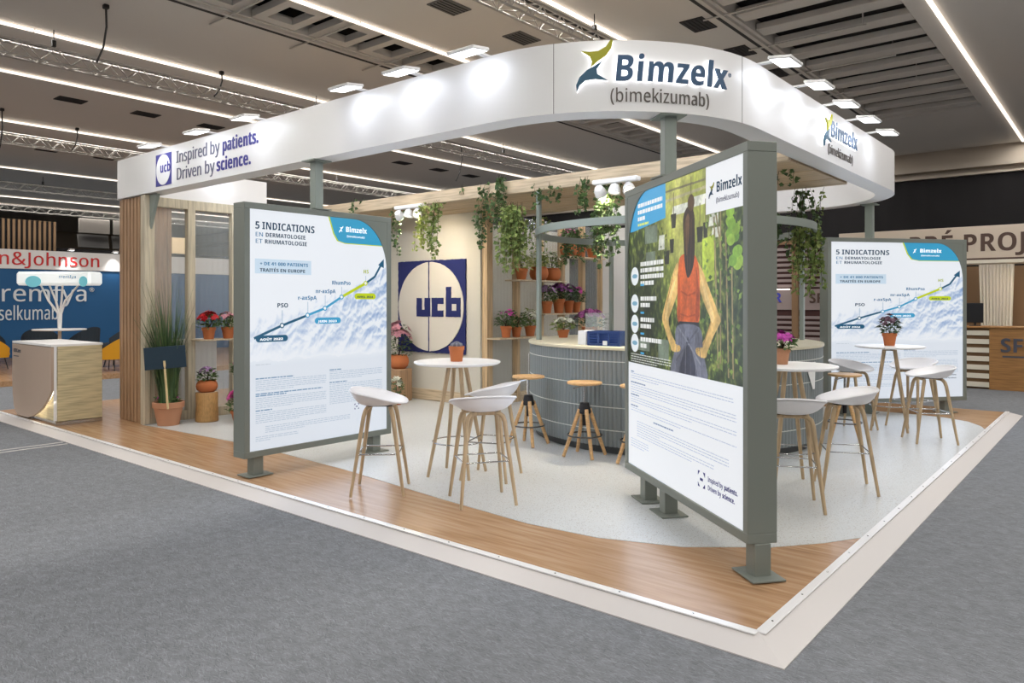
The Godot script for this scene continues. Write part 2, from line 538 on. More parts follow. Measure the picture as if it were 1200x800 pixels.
	stroke(im, P.call([[0.54, 0.36], [0.60, 0.375], [0.66, 0.365]]), 5, rgb(176, 74, 30))
	stroke(im, P.call([[0.52, 0.43], [0.60, 0.44], [0.68, 0.43]]), 5, rgb(178, 76, 32))
	poly_fill(im, P.call([[0.515, 0.455], [0.685, 0.455], [0.69, 0.475], [0.51, 0.475]]), rgb(40, 40, 46))
	poly_fill(im, smooth_poly(P.call([[0.51, 0.47], [0.69, 0.47], [0.72, 0.54], [0.74, 0.64], [0.46, 0.64], [0.49, 0.54]])), rgb(104, 108, 124))
	poly_fill(im, P.call([[0.60, 0.50], [0.67, 0.60], [0.68, 0.64], [0.52, 0.64], [0.53, 0.60]]), rgb(52, 56, 74))
	stroke(im, P.call([[0.52, 0.475], [0.60, 0.52], [0.70, 0.58]]), 7, rgb(132, 136, 150))
	stroke(im, P.call([[0.68, 0.475], [0.60, 0.52], [0.50, 0.58]]), 7, rgb(84, 88, 104))
	poly_fill(im, smooth_poly(P.call([[0.56, 0.135], [0.585, 0.105], [0.62, 0.10], [0.65, 0.125], [0.655, 0.17], [0.655, 0.24], [0.64, 0.29], [0.60, 0.32], [0.575, 0.28], [0.565, 0.21]])), rgb(52, 36, 28))
	poly_fill(im, smooth_poly(P.call([[0.575, 0.15], [0.60, 0.12], [0.615, 0.15], [0.605, 0.21], [0.59, 0.25], [0.575, 0.2]])), rgb(104, 76, 50))
	poly_fill(im, ellipse(Vector2(0.625 * X, 0.09 * Y), 22, 24), rgb(86, 62, 40))
	poly_fill(im, smooth_poly(P.call([[0.455, 0.525], [0.50, 0.53], [0.535, 0.535], [0.53, 0.55], [0.49, 0.555], [0.455, 0.55]])), skin)
	poly_fill(im, smooth_poly(P.call([[0.745, 0.53], [0.70, 0.53], [0.665, 0.535], [0.67, 0.55], [0.71, 0.56], [0.745, 0.555]])), skin)
	for i in 3:
		stroke(im, P.call([[0.50 + 0.008 * i, 0.533 + 0.006 * i], [0.535 - 0.004 * i, 0.537 + 0.006 * i]]), 2, skin2)
		stroke(im, P.call([[0.70 - 0.008 * i, 0.533 + 0.006 * i], [0.668 + 0.004 * i, 0.537 + 0.006 * i]]), 2, skin2)
	poly_fill(im, smooth_poly(P.call([[0.50, 0.315], [0.47, 0.36], [0.42, 0.43], [0.43, 0.455], [0.40, 0.45], [0.40, 0.425], [0.45, 0.355]])), rgb(228, 196, 130))
	poly_fill(im, smooth_poly(P.call([[0.70, 0.31], [0.76, 0.38], [0.80, 0.435], [0.79, 0.455], [0.765, 0.43], [0.72, 0.36]])), rgb(228, 196, 130))
	poly_fill(im, smooth_poly(P.call([[0.515, 0.30], [0.535, 0.36], [0.53, 0.45], [0.515, 0.45], [0.512, 0.38]])), rgb(178, 78, 34))
	poly_fill(im, smooth_poly(P.call([[0.665, 0.29], [0.685, 0.34], [0.69, 0.42], [0.68, 0.45], [0.66, 0.44], [0.67, 0.36]])), rgb(172, 74, 32))
	for i in 5: stroke(im, P.call([[0.585 + 0.014 * i, 0.14], [0.578 + 0.016 * i, 0.22], [0.59 + 0.008 * i, 0.295]]), 3, rgb(84, 60, 42) if i % 2 else rgb(36, 24, 20))
	for i in 6: stroke(im, P.call([[0.515 + 0.033 * i, 0.485], [0.50 + 0.04 * i, 0.56], [0.485 + 0.046 * i, 0.635]]), 3, rgb(84, 88, 104) if i % 2 else rgb(124, 128, 142))
	im.fill_rect(Rect2i(0, int(split * h), w, int(0.02 * h)), rgb(240, 244, 250))
	im.resize(w * 5 / 8, h * 5 / 8, Image.INTERPOLATE_BILINEAR)
	im.resize(w, h, Image.INTERPOLATE_CUBIC)
	for y in int(split * h):
		for x in w:
			var c := im.get_pixel(x, y)
			var k := 1.0 + 0.3 * f.get_noise_2d(x * 0.5 + 700, y * 0.35) + 0.12 * f.get_noise_2d(x * 3.0, y * 3.0 + 200)
			im.set_pixel(x, y, Color(c.r * k, c.g * k, c.b * k).clamp())
	im.fill_rect(Rect2i(0, int(split * h), w, h - int(split * h)), rgb(240, 244, 250))
	# blue title patch and white logo patch
	poly_fill(im, P.call([[0.0, 0.135], [0.0, 0.0], [0.40, 0.0], [0.40, 0.115], [0.06, 0.135]]), rgb(60, 168, 222))
	small_print(im, int(0.11 * X), int(0.040 * Y), int(0.26 * X), 3, 22, rgb(248, 250, 253), 13)
	small_print(im, int(0.11 * X), int(0.111 * Y), int(0.28 * X), 1, 8, rgb(226, 240, 120), 8)
	im.fill_rect(Rect2i(int(0.74 * X), 0, int(0.26 * X), int(0.14 * Y)), rgb(242, 245, 250))
	# round badges with bold white lines beside them
	var by := [0.30, 0.40, 0.475, 0.545]
	var bl := [4, 2, 2, 2]
	for i in 4:
		poly_fill(im, ellipse(Vector2(0.075 * X, by[i] * Y), 0.045 * X, 0.034 * Y), rgb(236, 242, 246))
		poly_fill(im, ellipse(Vector2(0.075 * X, by[i] * Y), 0.03 * X, 0.008 * Y), rgb(120, 170, 196))
		small_print(im, int(0.14 * X), int((by[i] - 0.012 * bl[i]) * Y), int([0.24, 0.17, 0.15, 0.22][i] * X), bl[i], 21, rgb(240, 242, 240), 14)
		im.fill_rect(Rect2i(int(0.14 * X), int((by[i] + 0.03) * Y), int(0.04 * X), 7), rgb(60, 168, 222))
	small_print(im, int(0.03 * X), int(0.585 * Y), int(0.42 * X), 4, 8, rgb(226, 230, 226), 3)
	# white foot with small print
	var hard := rgb(96, 122, 160)
	var soft := rgb(176, 190, 210)
	for q in [[0.03, 0.65, 0.12, 1, 0], [0.03, 0.658, 0.9, 3, 1], [0.03, 0.69, 0.25, 1, 0], [0.03, 0.70, 0.92, 4, 1], [0.03, 0.735, 0.16, 1, 0], [0.03, 0.745, 0.92, 3, 1], [0.03, 0.775, 0.14, 1, 0], [0.03, 0.785, 0.92, 2, 1],
			[0.28, 0.81, 0.40, 1, 0], [0.10, 0.83, 0.8, 4, 1], [0.10, 0.865, 0.7, 3, 1], [0.03, 0.90, 0.2, 4, 1]]:
		small_print(im, int(q[0] * X), int(q[1] * Y), int(q[2] * X), q[3], 8, soft if q[4] else hard, 2 if q[4] else 4)
	im.generate_mipmaps()
	return ImageTexture.create_from_image(im)

func felt_tex() -> ImageTexture: # heathered felt: many short fibres lying mostly one way over soft mottling
	var n := 1024
	var f := FastNoiseLite.new()
	f.seed = 17; f.frequency = 0.012; f.fractal_octaves = 3
	var src := f.get_seamless_image(n, n)
	var im := Image.create(n, n, true, Image.FORMAT_RGB8)
	for y in n:
		for x in n:
			var v := 0.495 + 0.07 * (src.get_pixel(x, y).r - 0.5) + rng.randf_range(-0.02, 0.02)
			im.set_pixel(x, y, Color(v * 0.975, v, v * 1.04))
	for i in 30000:
		var a := rng.randf_range(-0.55, 0.55) + (0.0 if i % 5 else rng.randf() * PI)
		var d := Vector2.from_angle(a)
		var p := Vector2(rng.randf() * n, rng.randf() * n)
		var v := 0.495 + rng.randf_range(-0.13, 0.15)
		var c := Color(v * 0.975, v, v * 1.04)
		for k in rng.randi_range(7, 30):
			var x := posmod(int(p.x), n)
			var y := posmod(int(p.y), n)
			im.set_pixel(x, y, im.get_pixel(x, y).lerp(c, 0.6))
			if i % 2: im.set_pixel(x, posmod(y + 1, n), im.get_pixel(x, posmod(y + 1, n)).lerp(c, 0.45))
			p += d
	im.generate_mipmaps()
	return ImageTexture.create_from_image(im)

func make_materials() -> void:
	var grain := noise_tex(3, 0.02, [[0.0, rgb(192, 192, 192)], [0.35, rgb(222, 222, 222)], [0.6, rgb(240, 240, 240)], [1.0, rgb(255, 255, 255)]])
	var fine := noise_tex(9, 0.09, [[0.0, rgb(200, 200, 200)], [0.5, rgb(230, 230, 230)], [1.0, rgb(255, 255, 255)]])
	var m: StandardMaterial3D
	# carpet: heathered grey felt
	var felt := felt_tex()
	m = mat("carpet", Color(1, 1, 1), 0.95); triplanar(m, felt, Vector3(0.62, 0.62, 0.62)); m.metallic_specular = 0.15
	# oak vinyl floor
	var oak := noise_tex(29, 0.014, [[0.0, rgb(168, 128, 92)], [0.4, rgb(188, 148, 110)], [0.6, rgb(196, 157, 120)], [1.0, rgb(210, 176, 140)]], FastNoiseLite.TYPE_SIMPLEX_SMOOTH, 1024, 5)
	m = mat("oak_floor", Color(0.9, 0.9, 0.9), 0.27); triplanar(m, oak, Vector3(0.09, 1.3, 1.3))
	# terrazzo: white with small chips
	var im := Image.create(1024, 1024, true, Image.FORMAT_RGB8)
	im.fill(rgb(228, 227, 222))
	for i in 16000:
		var s := rng.randi_range(1, 4)
		var c: Color = [rgb(176, 172, 164), rgb(200, 194, 184), rgb(146, 142, 138), rgb(244, 243, 240), rgb(190, 170, 150)][i % 5]
		im.fill_rect(Rect2i(rng.randi_range(0, 1019), rng.randi_range(0, 1019), s, rng.randi_range(1, 4)), c)
	im.generate_mipmaps()
	m = mat("terrazzo", Color(0.88, 0.9, 0.93), 0.34); triplanar(m, ImageTexture.create_from_image(im), Vector3(0.6, 0.6, 0.6))
	for w in [["pine", rgb(212, 192, 162), Vector3(0.16, 2.6, 2.6)], ["pine_upright", rgb(216, 186, 146), Vector3(3, 0.14, 3)], ["canopy_wood", rgb(208, 182, 146), Vector3(0.14, 2.4, 2.4)], ["desk_oak", rgb(220, 206, 166), Vector3(0.2, 3.2, 0.2)],
			["stool_oak", rgb(206, 180, 144), Vector3(3, 0.4, 3)], ["slat_wood", rgb(184, 148, 114), Vector3(3.5, 0.14, 3.5)], ["sign_oak", rgb(176, 128, 74), Vector3(0.18, 2.6, 0.18)], ["grey_wood", rgb(212, 202, 178), Vector3(3, 0.14, 3)], ["log", rgb(196, 152, 96), Vector3(5, 1.2, 5)]]:
		m = mat(w[0], w[1], 0.55); triplanar(m, grain, w[2], w[0] != "stool_oak")
	for w in [["terracotta", rgb(208, 122, 72), 5.0], ["terracotta_pale", rgb(208, 152, 118), 5.0]]:
		m = mat(w[0], w[1], 0.85); triplanar(m, fine, Vector3.ONE * w[2])
	mat("soil", rgb(58, 42, 32), 0.95)
	mat("fascia_white", rgb(234, 234, 235), 0.35)
	mat("white_paint", rgb(238, 238, 238), 0.5)
	mat("frame_grey", rgb(124, 130, 124), 0.45, 0.15)
	mat("frame_edge", rgb(112, 108, 96), 0.5, 0.1)
	mat("steel_green", rgb(140, 150, 144), 0.45, 0.1)
	mat("chrome", rgb(190, 192, 195), 0.2, 1.0)
	mat("aluminium", rgb(236, 236, 238), 0.3, 0.2)
	mat("ramp_wood", rgb(202, 198, 197), 0.5)
	m = mat("ucb_wall", rgb(222, 218, 205), 0.9); triplanar(m, fine, Vector3.ONE * 3)
	mat("shell_white", rgb(238, 238, 242), 0.4)
	mat("table_white", rgb(242, 242, 243), 0.35)
	mat("black_metal", rgb(34, 34, 38), 0.45, 0.4)
	mat("dark_steel", rgb(92, 90, 88), 0.35, 0.8)
	m = mat("seat_birch", rgb(222, 178, 124), 0.5); triplanar(m, grain, Vector3(0.8, 3, 4), false)
	mat("rib_grey", rgb(128, 136, 138), 0.45, 0.05)
	mat("rib_line", rgb(206, 210, 206), 0.5)
	mat("counter_top", rgb(206, 200, 176), 0.5)
	mat("plinth_dark", rgb(70, 74, 76), 0.6)
	m = mat("navy_pile", rgb(30, 40, 104), 0.95); triplanar(m, fine, Vector3.ONE * 6); m.rim_enabled = true; m.rim = 0.3
	m = mat("cream_pile", rgb(232, 226, 214), 0.95); triplanar(m, fine, Vector3.ONE * 6)
	mat("olive", rgb(164, 164, 24), 0.4)
	mat("teal", rgb(34, 86, 114), 0.4)
	mat("logo_blue", rgb(48, 84, 120), 0.4)
	mat("thin_grey", rgb(98, 92, 88), 0.5)
	mat("print_blue", rgb(12, 66, 100), 0.6)
	mat("print_sky", rgb(40, 128, 182), 0.6)
	mat("print_navy", rgb(40, 40, 132), 0.6)
	mat("print_lime", rgb(188, 204, 40), 0.6)
	mat("text_navy", rgb(46, 46, 140), 0.5)
	mat("text_grey", rgb(104, 106, 128), 0.5)
	mat("crate_blue", rgb(34, 62, 118), 0.5)
	mat("desk_taupe", rgb(186, 166, 150), 0.45)
	mat("navy_sign", rgb(20, 48, 66), 0.6)
	mat("bamboo", rgb(226, 206, 160), 0.6)
	mat("ceiling_paint", rgb(196, 192, 186), 0.9)
	mat("ceiling_panel", rgb(150, 143, 136), 0.9)
	mat("coffer_dark", rgb(34, 33, 32), 0.9)
	mat("baffle", rgb(186, 182, 176), 0.8)
	mat("vent_dark", rgb(40, 38, 38), 0.8)
	mat("vent_grey", rgb(100, 98, 96), 0.8)
	mat("truss_silver", rgb(164, 160, 154), 0.5, 0.3)
	mat("cable_black", rgb(36, 34, 34), 0.6)
	mat("hall_wall", rgb(160, 150, 138), 0.9)
	mat("drape_black", rgb(24, 22, 24), 0.95)
	mat("jj_white", rgb(226, 226, 226), 0.6)
	mat("jj_blue", rgb(18, 82, 132), 0.7)
	mat("jj_red", rgb(196, 22, 28), 0.5)
	mat("jj_letter", rgb(214, 220, 226), 0.5)
	mat("armchair_dark", rgb(46, 58, 70), 0.9)
	mat("armchair_blue", rgb(24, 58, 84), 0.9)
	mat("mustard", rgb(206, 148, 24), 0.8)
	mat("banner_beige", rgb(206, 192, 176), 0.8)
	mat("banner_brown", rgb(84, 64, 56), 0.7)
	mat("panel_brown", rgb(132, 104, 76), 0.8)
	mat("slat_mauve", rgb(150, 136, 134), 0.7)
	mat("slat_back", rgb(70, 42, 40), 0.8)
	mat("purple_print", rgb(70, 76, 190), 0.6)
	mat("stripe_cream", rgb(226, 220, 204), 0.7)
	mat("curtain_white", rgb(232, 228, 218), 0.85)
	mat("sf_grey", rgb(74, 78, 92), 0.5)
	mat("monitor_black", rgb(26, 28, 34), 0.3)
	m = mat("polycarbonate", rgb(214, 222, 224), 0.12); m.transparency = BaseMaterial3D.TRANSPARENCY_ALPHA; m.albedo_color.a = 0.28
	m = mat("glass", rgb(220, 232, 232), 0.04); m.transparency = BaseMaterial3D.TRANSPARENCY_ALPHA; m.albedo_color.a = 0.18
	for w in [["leaf", 0.6], ["petal", 0.6], ["grass", 0.6]]:
		m = mat(w[0], Color.WHITE, w[1]); m.vertex_color_use_as_albedo = true; m.backlight_enabled = true; m.backlight = Color(0.25, 0.25, 0.25)
	# things that give off light
	glow("led_warm", rgb(255, 243, 230), 1.7)
	glow("flood_face", rgb(250, 252, 255), 4.0)
	glow("halo_light", rgb(255, 255, 255), 1.6)
	glow("spot_face", rgb(255, 246, 226), 3.0)
	glow("desk_led", rgb(255, 248, 232), 3.0)
	glow("shelf_led", rgb(255, 228, 180), 2.0)
	glow("print_white", rgb(250, 252, 255), 0.6)
	glow("tree_sign_face", rgb(240, 248, 250), 0.4)
	glow("tree_sign_dot", rgb(120, 200, 216), 0.25)
	glow("far_panel_light", rgb(216, 190, 150), 0.5)
	for w in [["mountain_face", mountain_print(640, 880)], ["greenhouse_face", greenhouse_print(800, 920)]]:
		m = mat(w[0], Color(0.55, 0.55, 0.55), 0.35)
		m.albedo_texture = w[1]
		m.emission_enabled = true; m.emission_operator = BaseMaterial3D.EMISSION_OP_MULTIPLY
		m.emission = Color.WHITE; m.emission_texture = w[1]; m.emission_energy_multiplier = 0.74

# ---------------------------------------------------------------- scene
func _ready() -> void:
	rng.seed = 4242
	# camera: level lens at 1.58 m, shifted down
	var cam := Camera3D.new()
	cam.name = "camera"
	add_child(cam)
	cam.position = Vector3(0, 1.58, 0)
	cam.rotation.y = deg_to_rad(39.8056)
	cam.projection = Camera3D.PROJECTION_FRUSTUM
	cam.near = 0.1; cam.far = 200.0
	cam.size = 0.1 * 800.0 / 870.0
	cam.frustum_offset = Vector2(0, -0.1 * 47.0 / 870.0)
	cam.current = true
	var we := WorldEnvironment.new()
	we.name = "world_environment"
	var env := Environment.new()
	env.background_mode = Environment.BG_COLOR
	env.background_color = Color(0.02, 0.02, 0.02)
	env.ambient_light_source = Environment.AMBIENT_SOURCE_DISABLED
	env.tonemap_mode = Environment.TONE_MAPPER_LINEAR
	env.tonemap_exposure = 1.0
	env.sdfgi_enabled = true; env.ssao_enabled = true; env.ssil_enabled = true
	we.environment = env
	add_child(we)
	make_materials()
	ceiling_lights()
	hall()
	stage()
	fascia()
	panels()
	canopy_and_walls()
	counter_bar()
	desk_and_column()
	furniture()
	planting()
	neighbours()
	ceiling_fittings()

const LED_X := [-2.0, -5.8, -8.28, -12.1, -14.6, -18.6, -25.1, -32.0, -34.6, 1.2, 5.0, 8.8, 12.0]
const LED_POWER := 46.0
func ceiling_lights() -> void:
	var mb := MB.new()
	mb.box(Vector3.ZERO, Vector3(0.05, 0.03, 4.48))
	var seg := mb.mesh()
	var where := ["above the coffered ceiling edge, nearest the right", "second from the right, over the curved logo", "third from the right, beside the square ceiling grilles", "fourth from the right, above the suspended truss",
		"fifth from the right, below the suspended truss", "sixth from the right, over the small dark vents", "seventh from the right, above the far blue wall", "eighth from the right, low over the far wall", "farthest left, lowest of all", "", "", "", ""]
	for i in LED_X.size():
		var x: float = LED_X[i]
		var t := thing("linear_ceiling_light", "long thin white ceiling light strip " + where[i] if i < 9 else "long thin white ceiling light strip behind the viewer", "ceiling light", Vector3(x, CEIL - 0.035, -3.8), 0, "linear ceiling lights")
		for k in 8:
			var s := meshpart(seg, "led_light_segment", M.led_warm, t)
			s.position = Vector3(0, 0, -15.75 + 4.5 * k)
		area(Vector3(0, -0.03, 0), Vector2(0.05, 36.0), Vector3.DOWN, LED_POWER, rgb(255, 251, 245), "strip_light", t)

func hall() -> void:
	var mb := MB.new()
	mb.box(Vector3(-16, -0.1, -4), Vector3(62, 0.2, 37.6))
	struct(mb, "floor", M.carpet)
	# ceiling: plain bands with two coffers between them
	mb = MB.new()
	for b in [[-47.0, -9.35], [-8.45, -4.2], [-2.3, 15.0]]:
		mb.box(Vector3((b[0] + b[1]) / 2, CEIL + 0.1, -4), Vector3(b[1] - b[0], 0.2, 37.6))
	mb.box(Vector3(-8.9, CEIL + 0.1, -21.2), Vector3(0.9, 0.2, 3.2))
	mb.box(Vector3(-3.25, CEIL + 0.1, -20.15), Vector3(1.9, 0.2, 5.3))
	var ceil_o := struct(mb, "ceiling", M.ceiling_paint)
	mb = MB.new()
	for b in [[-9.35, -8.45, -19.6], [-4.2, -2.3, -17.5]]:
		mb.box(Vector3((b[0] + b[1]) / 2, CEIL + 0.75, (14.0 + b[2]) / 2), Vector3(b[1] - b[0] + 0.4, 0.1, 14.0 - b[2] + 0.4))
		for x: float in [b[0] - 0.05, b[1] + 0.05]:
			mb.box(Vector3(x, CEIL + 0.45, (14.0 + b[2]) / 2), Vector3(0.1, 0.5, 14.0 - b[2] + 0.2))
		mb.box(Vector3((b[0] + b[1]) / 2, CEIL + 0.45, b[2] - 0.05), Vector3(b[1] - b[0], 0.5, 0.1))
		mb.box(Vector3((b[0] + b[1]) / 2, CEIL + 0.45, 14.05), Vector3(b[1] - b[0], 0.5, 0.1))
	struct(mb, "coffer_lining", M.coffer_dark, ceil_o)
	# baffles across the wide coffer, square frames in the narrow one
	mb = MB.new()
	mb.box(Vector3.ZERO, Vector3(1.88, 0.1, 0.3), Basis.IDENTITY, 0.01)
	var baffle := mb.mesh()
	for k in 14:
		var o := meshpart(baffle, "baffle", M.baffle, ceil_o)
		o.position = Vector3(-3.25, CEIL + 0.07, -17.2 + 0.72 * k)
	mb = MB.new()
	for s: float in [-1.0, 1.0]:
		mb.box(Vector3(0, 0, 0.27 * s), Vector3(0.86, 0.1, 0.14))
		mb.box(Vector3(0.35 * s, 0, 0), Vector3(0.16, 0.1, 0.44))
	var grille := mb.mesh()
	for k in 18:
		var o := meshpart(grille, "grille_frame", M.baffle, ceil_o)
		o.position = Vector3(-8.9, CEIL + 0.06, -18.8 + 0.92 * k)
	mb = MB.new()
	mb.box(Vector3(-4.36, CEIL - 0.005, -2.3), Vector3(0.09, 0.012, 30.4))
	mb.box(Vector3(-9.55, CEIL - 0.005, -2.8), Vector3(0.12, 0.012, 33.4))
	struct(mb, "slot_line", M.vent_dark, ceil_o)
	mb = MB.new()
	mb.box(Vector3(-4.28, CEIL - 0.02, -2.3), Vector3(0.06, 0.05, 30.4))
	mb.box(Vector3(-9.42, CEIL - 0.02, -2.8), Vector3(0.06, 0.05, 33.4))
	struct(mb, "coffer_rail", M.baffle, ceil_o)
	# walls
	mb = MB.new()
	mb.box(Vector3(-16, 2.8, -22.1), Vector3(62, 5.6, 0.2))
	var wf := struct(mb, "wall_far", M.hall_wall)
	mb = MB.new()
	mb.box(Vector3(-16, 5.02, -21.9), Vector3(62, 0.14, 0.3)); mb.box(Vector3(-16, 4.78, -21.85), Vector3(62, 0.06, 0.4))
	struct(mb, "ledge", M.hall_wall, wf)
	mb = MB.new()
	var pts := PackedVector2Array()
	for k in 300: pts.append(Vector2(-30 + k * 0.146, -21.75 + 0.03 * sin(k * 2.1)))
	mb.wall(pts, 0.0, 4.74)
	struct(mb, "drape", M.drape_black, wf)
	mb = MB.new()
	mb.box(Vector3(-46.1, 2.8, -4), Vector3(0.2, 5.6, 37.6))
	struct(mb, "wall_left", M.hall_wall)
	mb = MB.new()
	mb.box(Vector3(14.1, 2.8, -4), Vector3(0.2, 5.6, 37.6))
	struct(mb, "wall_right", M.hall_wall)
	mb = MB.new()
	mb.box(Vector3(-16, 2.8, 14.1), Vector3(62, 5.6, 0.2))
	struct(mb, "wall_back", M.hall_wall)

func stage() -> void:
	var t := thing("stand_platform", "low oak and white terrazzo platform of the stand with a pale ramp edge", "platform")
	var x0 := -12.3
	var z1 := -12.35
	var mb := MB.new()
	mb.box(Vector3((x0 - 1.33) / 2, STAGE / 2 - 0.0015, (z1 - 3.38) / 2), Vector3(-1.33 - x0, STAGE - 0.003, -3.38 - z1))
	part(mb, "oak_floor", M.oak_floor, t)
	# terrazzo inlay with rounded corners, a hair above the oak
	var p := PackedVector2Array()
	p.append(Vector2(-9.5, -4.17)); p.append(Vector2(-9.2, -4.2))
	for q in [[-7.3, -4.33], [-5.55, -4.25], [-4.14, -4.1], [-3.22, -4.03], [-2.67, -4.08], [-2.16, -4.27], [-1.73, -4.62], [-1.5, -4.92], [-1.33, -5.22]]: p.append(Vector2(q[0], q[1]))
	for q in [[-1.33, -10.45], [-1.42, -10.75], [-1.6, -11.05], [-1.9, -11.24], [-2.3, -11.3], [-9.5, -11.3]]: p.append(Vector2(q[0], q[1]))
	mb = MB.new()
	var down := Transform3D(Basis(Vector3.RIGHT, Vector3.BACK, Vector3.DOWN), Vector3.ZERO)
	mb.extrude(p, -STAGE, -STAGE + 0.02, down)
	part(mb, "terrazzo_inlay", M.terrazzo, t)
	# ramp edge: sloped profile and a flat metal trim with screws
	for e in [[Vector3(x0, 0, -3.38), Vector3(-1.33, 0, -3.38), Vector3(0, 0, 1)], [Vector3(-1.33, 0, -3.38), Vector3(-1.33, 0, z1), Vector3(1, 0, 0)]]:
		var a: Vector3 = e[0]
		var b: Vector3 = e[1]
		var o: Vector3 = e[2]
		var d := (b - a).normalized()
		var w := 0.19
		var ea := 0.0 if o.z > 0.5 else w # mitre at the shared corner
		var eb := w if o.z > 0.5 else 0.0
		mb = MB.new()
		var up := Vector3.UP * (STAGE + 0.006)
		var lip := Vector3.UP * 0.006
		mb.quad(a + up, a + o * w - d * ea + lip, b + o * w + d * eb + lip, b + up)
		mb.quad(a + o * w - d * ea + lip, a + o * w - d * ea, b + o * w + d * eb, b + o * w + d * eb + lip)
		mb.tri(a + up, a, a + o * w - d * ea + lip)
		mb.tri(b + up, b + o * w + d * eb + lip, b)
		part(mb, "ramp", M.ramp_wood, t)
		mb = MB.new()
		mb.beam(a + up + o * 0.012 - d * 0.0, b + up + o * 0.012, 0.05, 0.008, 0.002)
		var trim := part(mb, "edge_trim", M.aluminium, t)
		mb = MB.new()
		var len := a.distance_to(b)
		var k := 0.15
		while k < len:
			mb.lathe([Vector2(0.006, 0.0), Vector2(0.005, 0.003), Vector2(0.0, 0.003)], 8, Transform3D(Basis.IDENTITY, a + d * k + up + o * 0.012 + Vector3.UP * 0.003))
			k += 0.42
		part(mb, "screw", M.chrome, trim)
	# floor tape on the carpet at the far left
	mb = MB.new()
	for s: float in [0.0, 0.14]:
		mb.beam(Vector3(-9.2 + s, 0.002, -3.17), Vector3(-9.2 + s, 0.002, 1.5), 0.03, 0.004)
	var tape := part(mb, "floor_tape", M.ramp_wood)
	tag(tape, "two thin pale tape lines on the grey carpet left of the stand", "floor tape")

func fascia_path(off: float, n := 18) -> PackedVector2Array: # left end round the front and right to the back; off moves it inwards
	var p := PackedVector2Array()
	p.append(Vector2(-10.5 + off, -6.4))
	for k in 9:
		var t := PI / 2 * k / 8.0
		p.append(Vector2(-10.15, -4.52) + Vector2(-cos(t), sin(t)) * (0.35 - off))
	for k in 7: p.append(Vector2(lerpf(-10.15, -3.7, (k + 1) / 8.0), -4.17 - off))
	for k in n + 1:
		var t := PI / 2 * k / n
		p.append(Vector2(-3.7, -5.65) + Vector2(sin(t), cos(t)) * (1.48 - off))
	for k in 4: p.append(Vector2(-2.22 - off, lerpf(-5.65, -9.82, (k + 1) / 5.0)))
	for k in n + 1:
		var t := PI / 2 * k / n
		p.append(Vector2(-3.7, -9.82) + Vector2(cos(t), -sin(t)) * (1.48 - off))
	p.append(Vector2(-7.2, -11.3 + off))
	return p

func on_arc(deg: float, y: float, out := 0.0) -> Transform3D: # a place on the curved front corner of the fascia
	var t := deg_to_rad(deg)
	var o := Vector3(sin(t), 0, cos(t))
	return facing(Vector3(-3.7, y, -5.65) + o * (1.48 + out), o)

func star_logo(parent: Node, xf: Transform3D, k: float, lit: bool, olive: Material, teal: Material) -> void: # two curved darts, one above the other; k: metres per unit
	var a := [[120, 120], [180, 130], [240, 128], [295, 100], [330, 48], [342, 60], [332, 110], [295, 160], [240, 195], [188, 238], [196, 200], [180, 160]]
	var b := [[265, 203], [230, 250], [234, 290], [305, 337], [220, 322], [150, 327], [108, 360], [88, 408], [84, 360], [108, 305], [160, 258]]
	for s in [[a, olive, "olive_dart"], [b, teal, "teal_dart"]]:
		var p := PackedVector2Array()
		for q in s[0]: p.append(Vector2((q[0] - 85) * k, (408 - q[1]) * k))
		var mb := MB.new()
		mb.extrude(p, 0.035 if lit else 0.0, 0.05 if lit else 0.004, xf)
		var o := part(mb, s[2], s[1], parent)
		if lit:
			mb = MB.new()
			mb.extrude(p, 0.012, 0.034, xf)
			part(mb, "halo_light", M.halo_light, o)

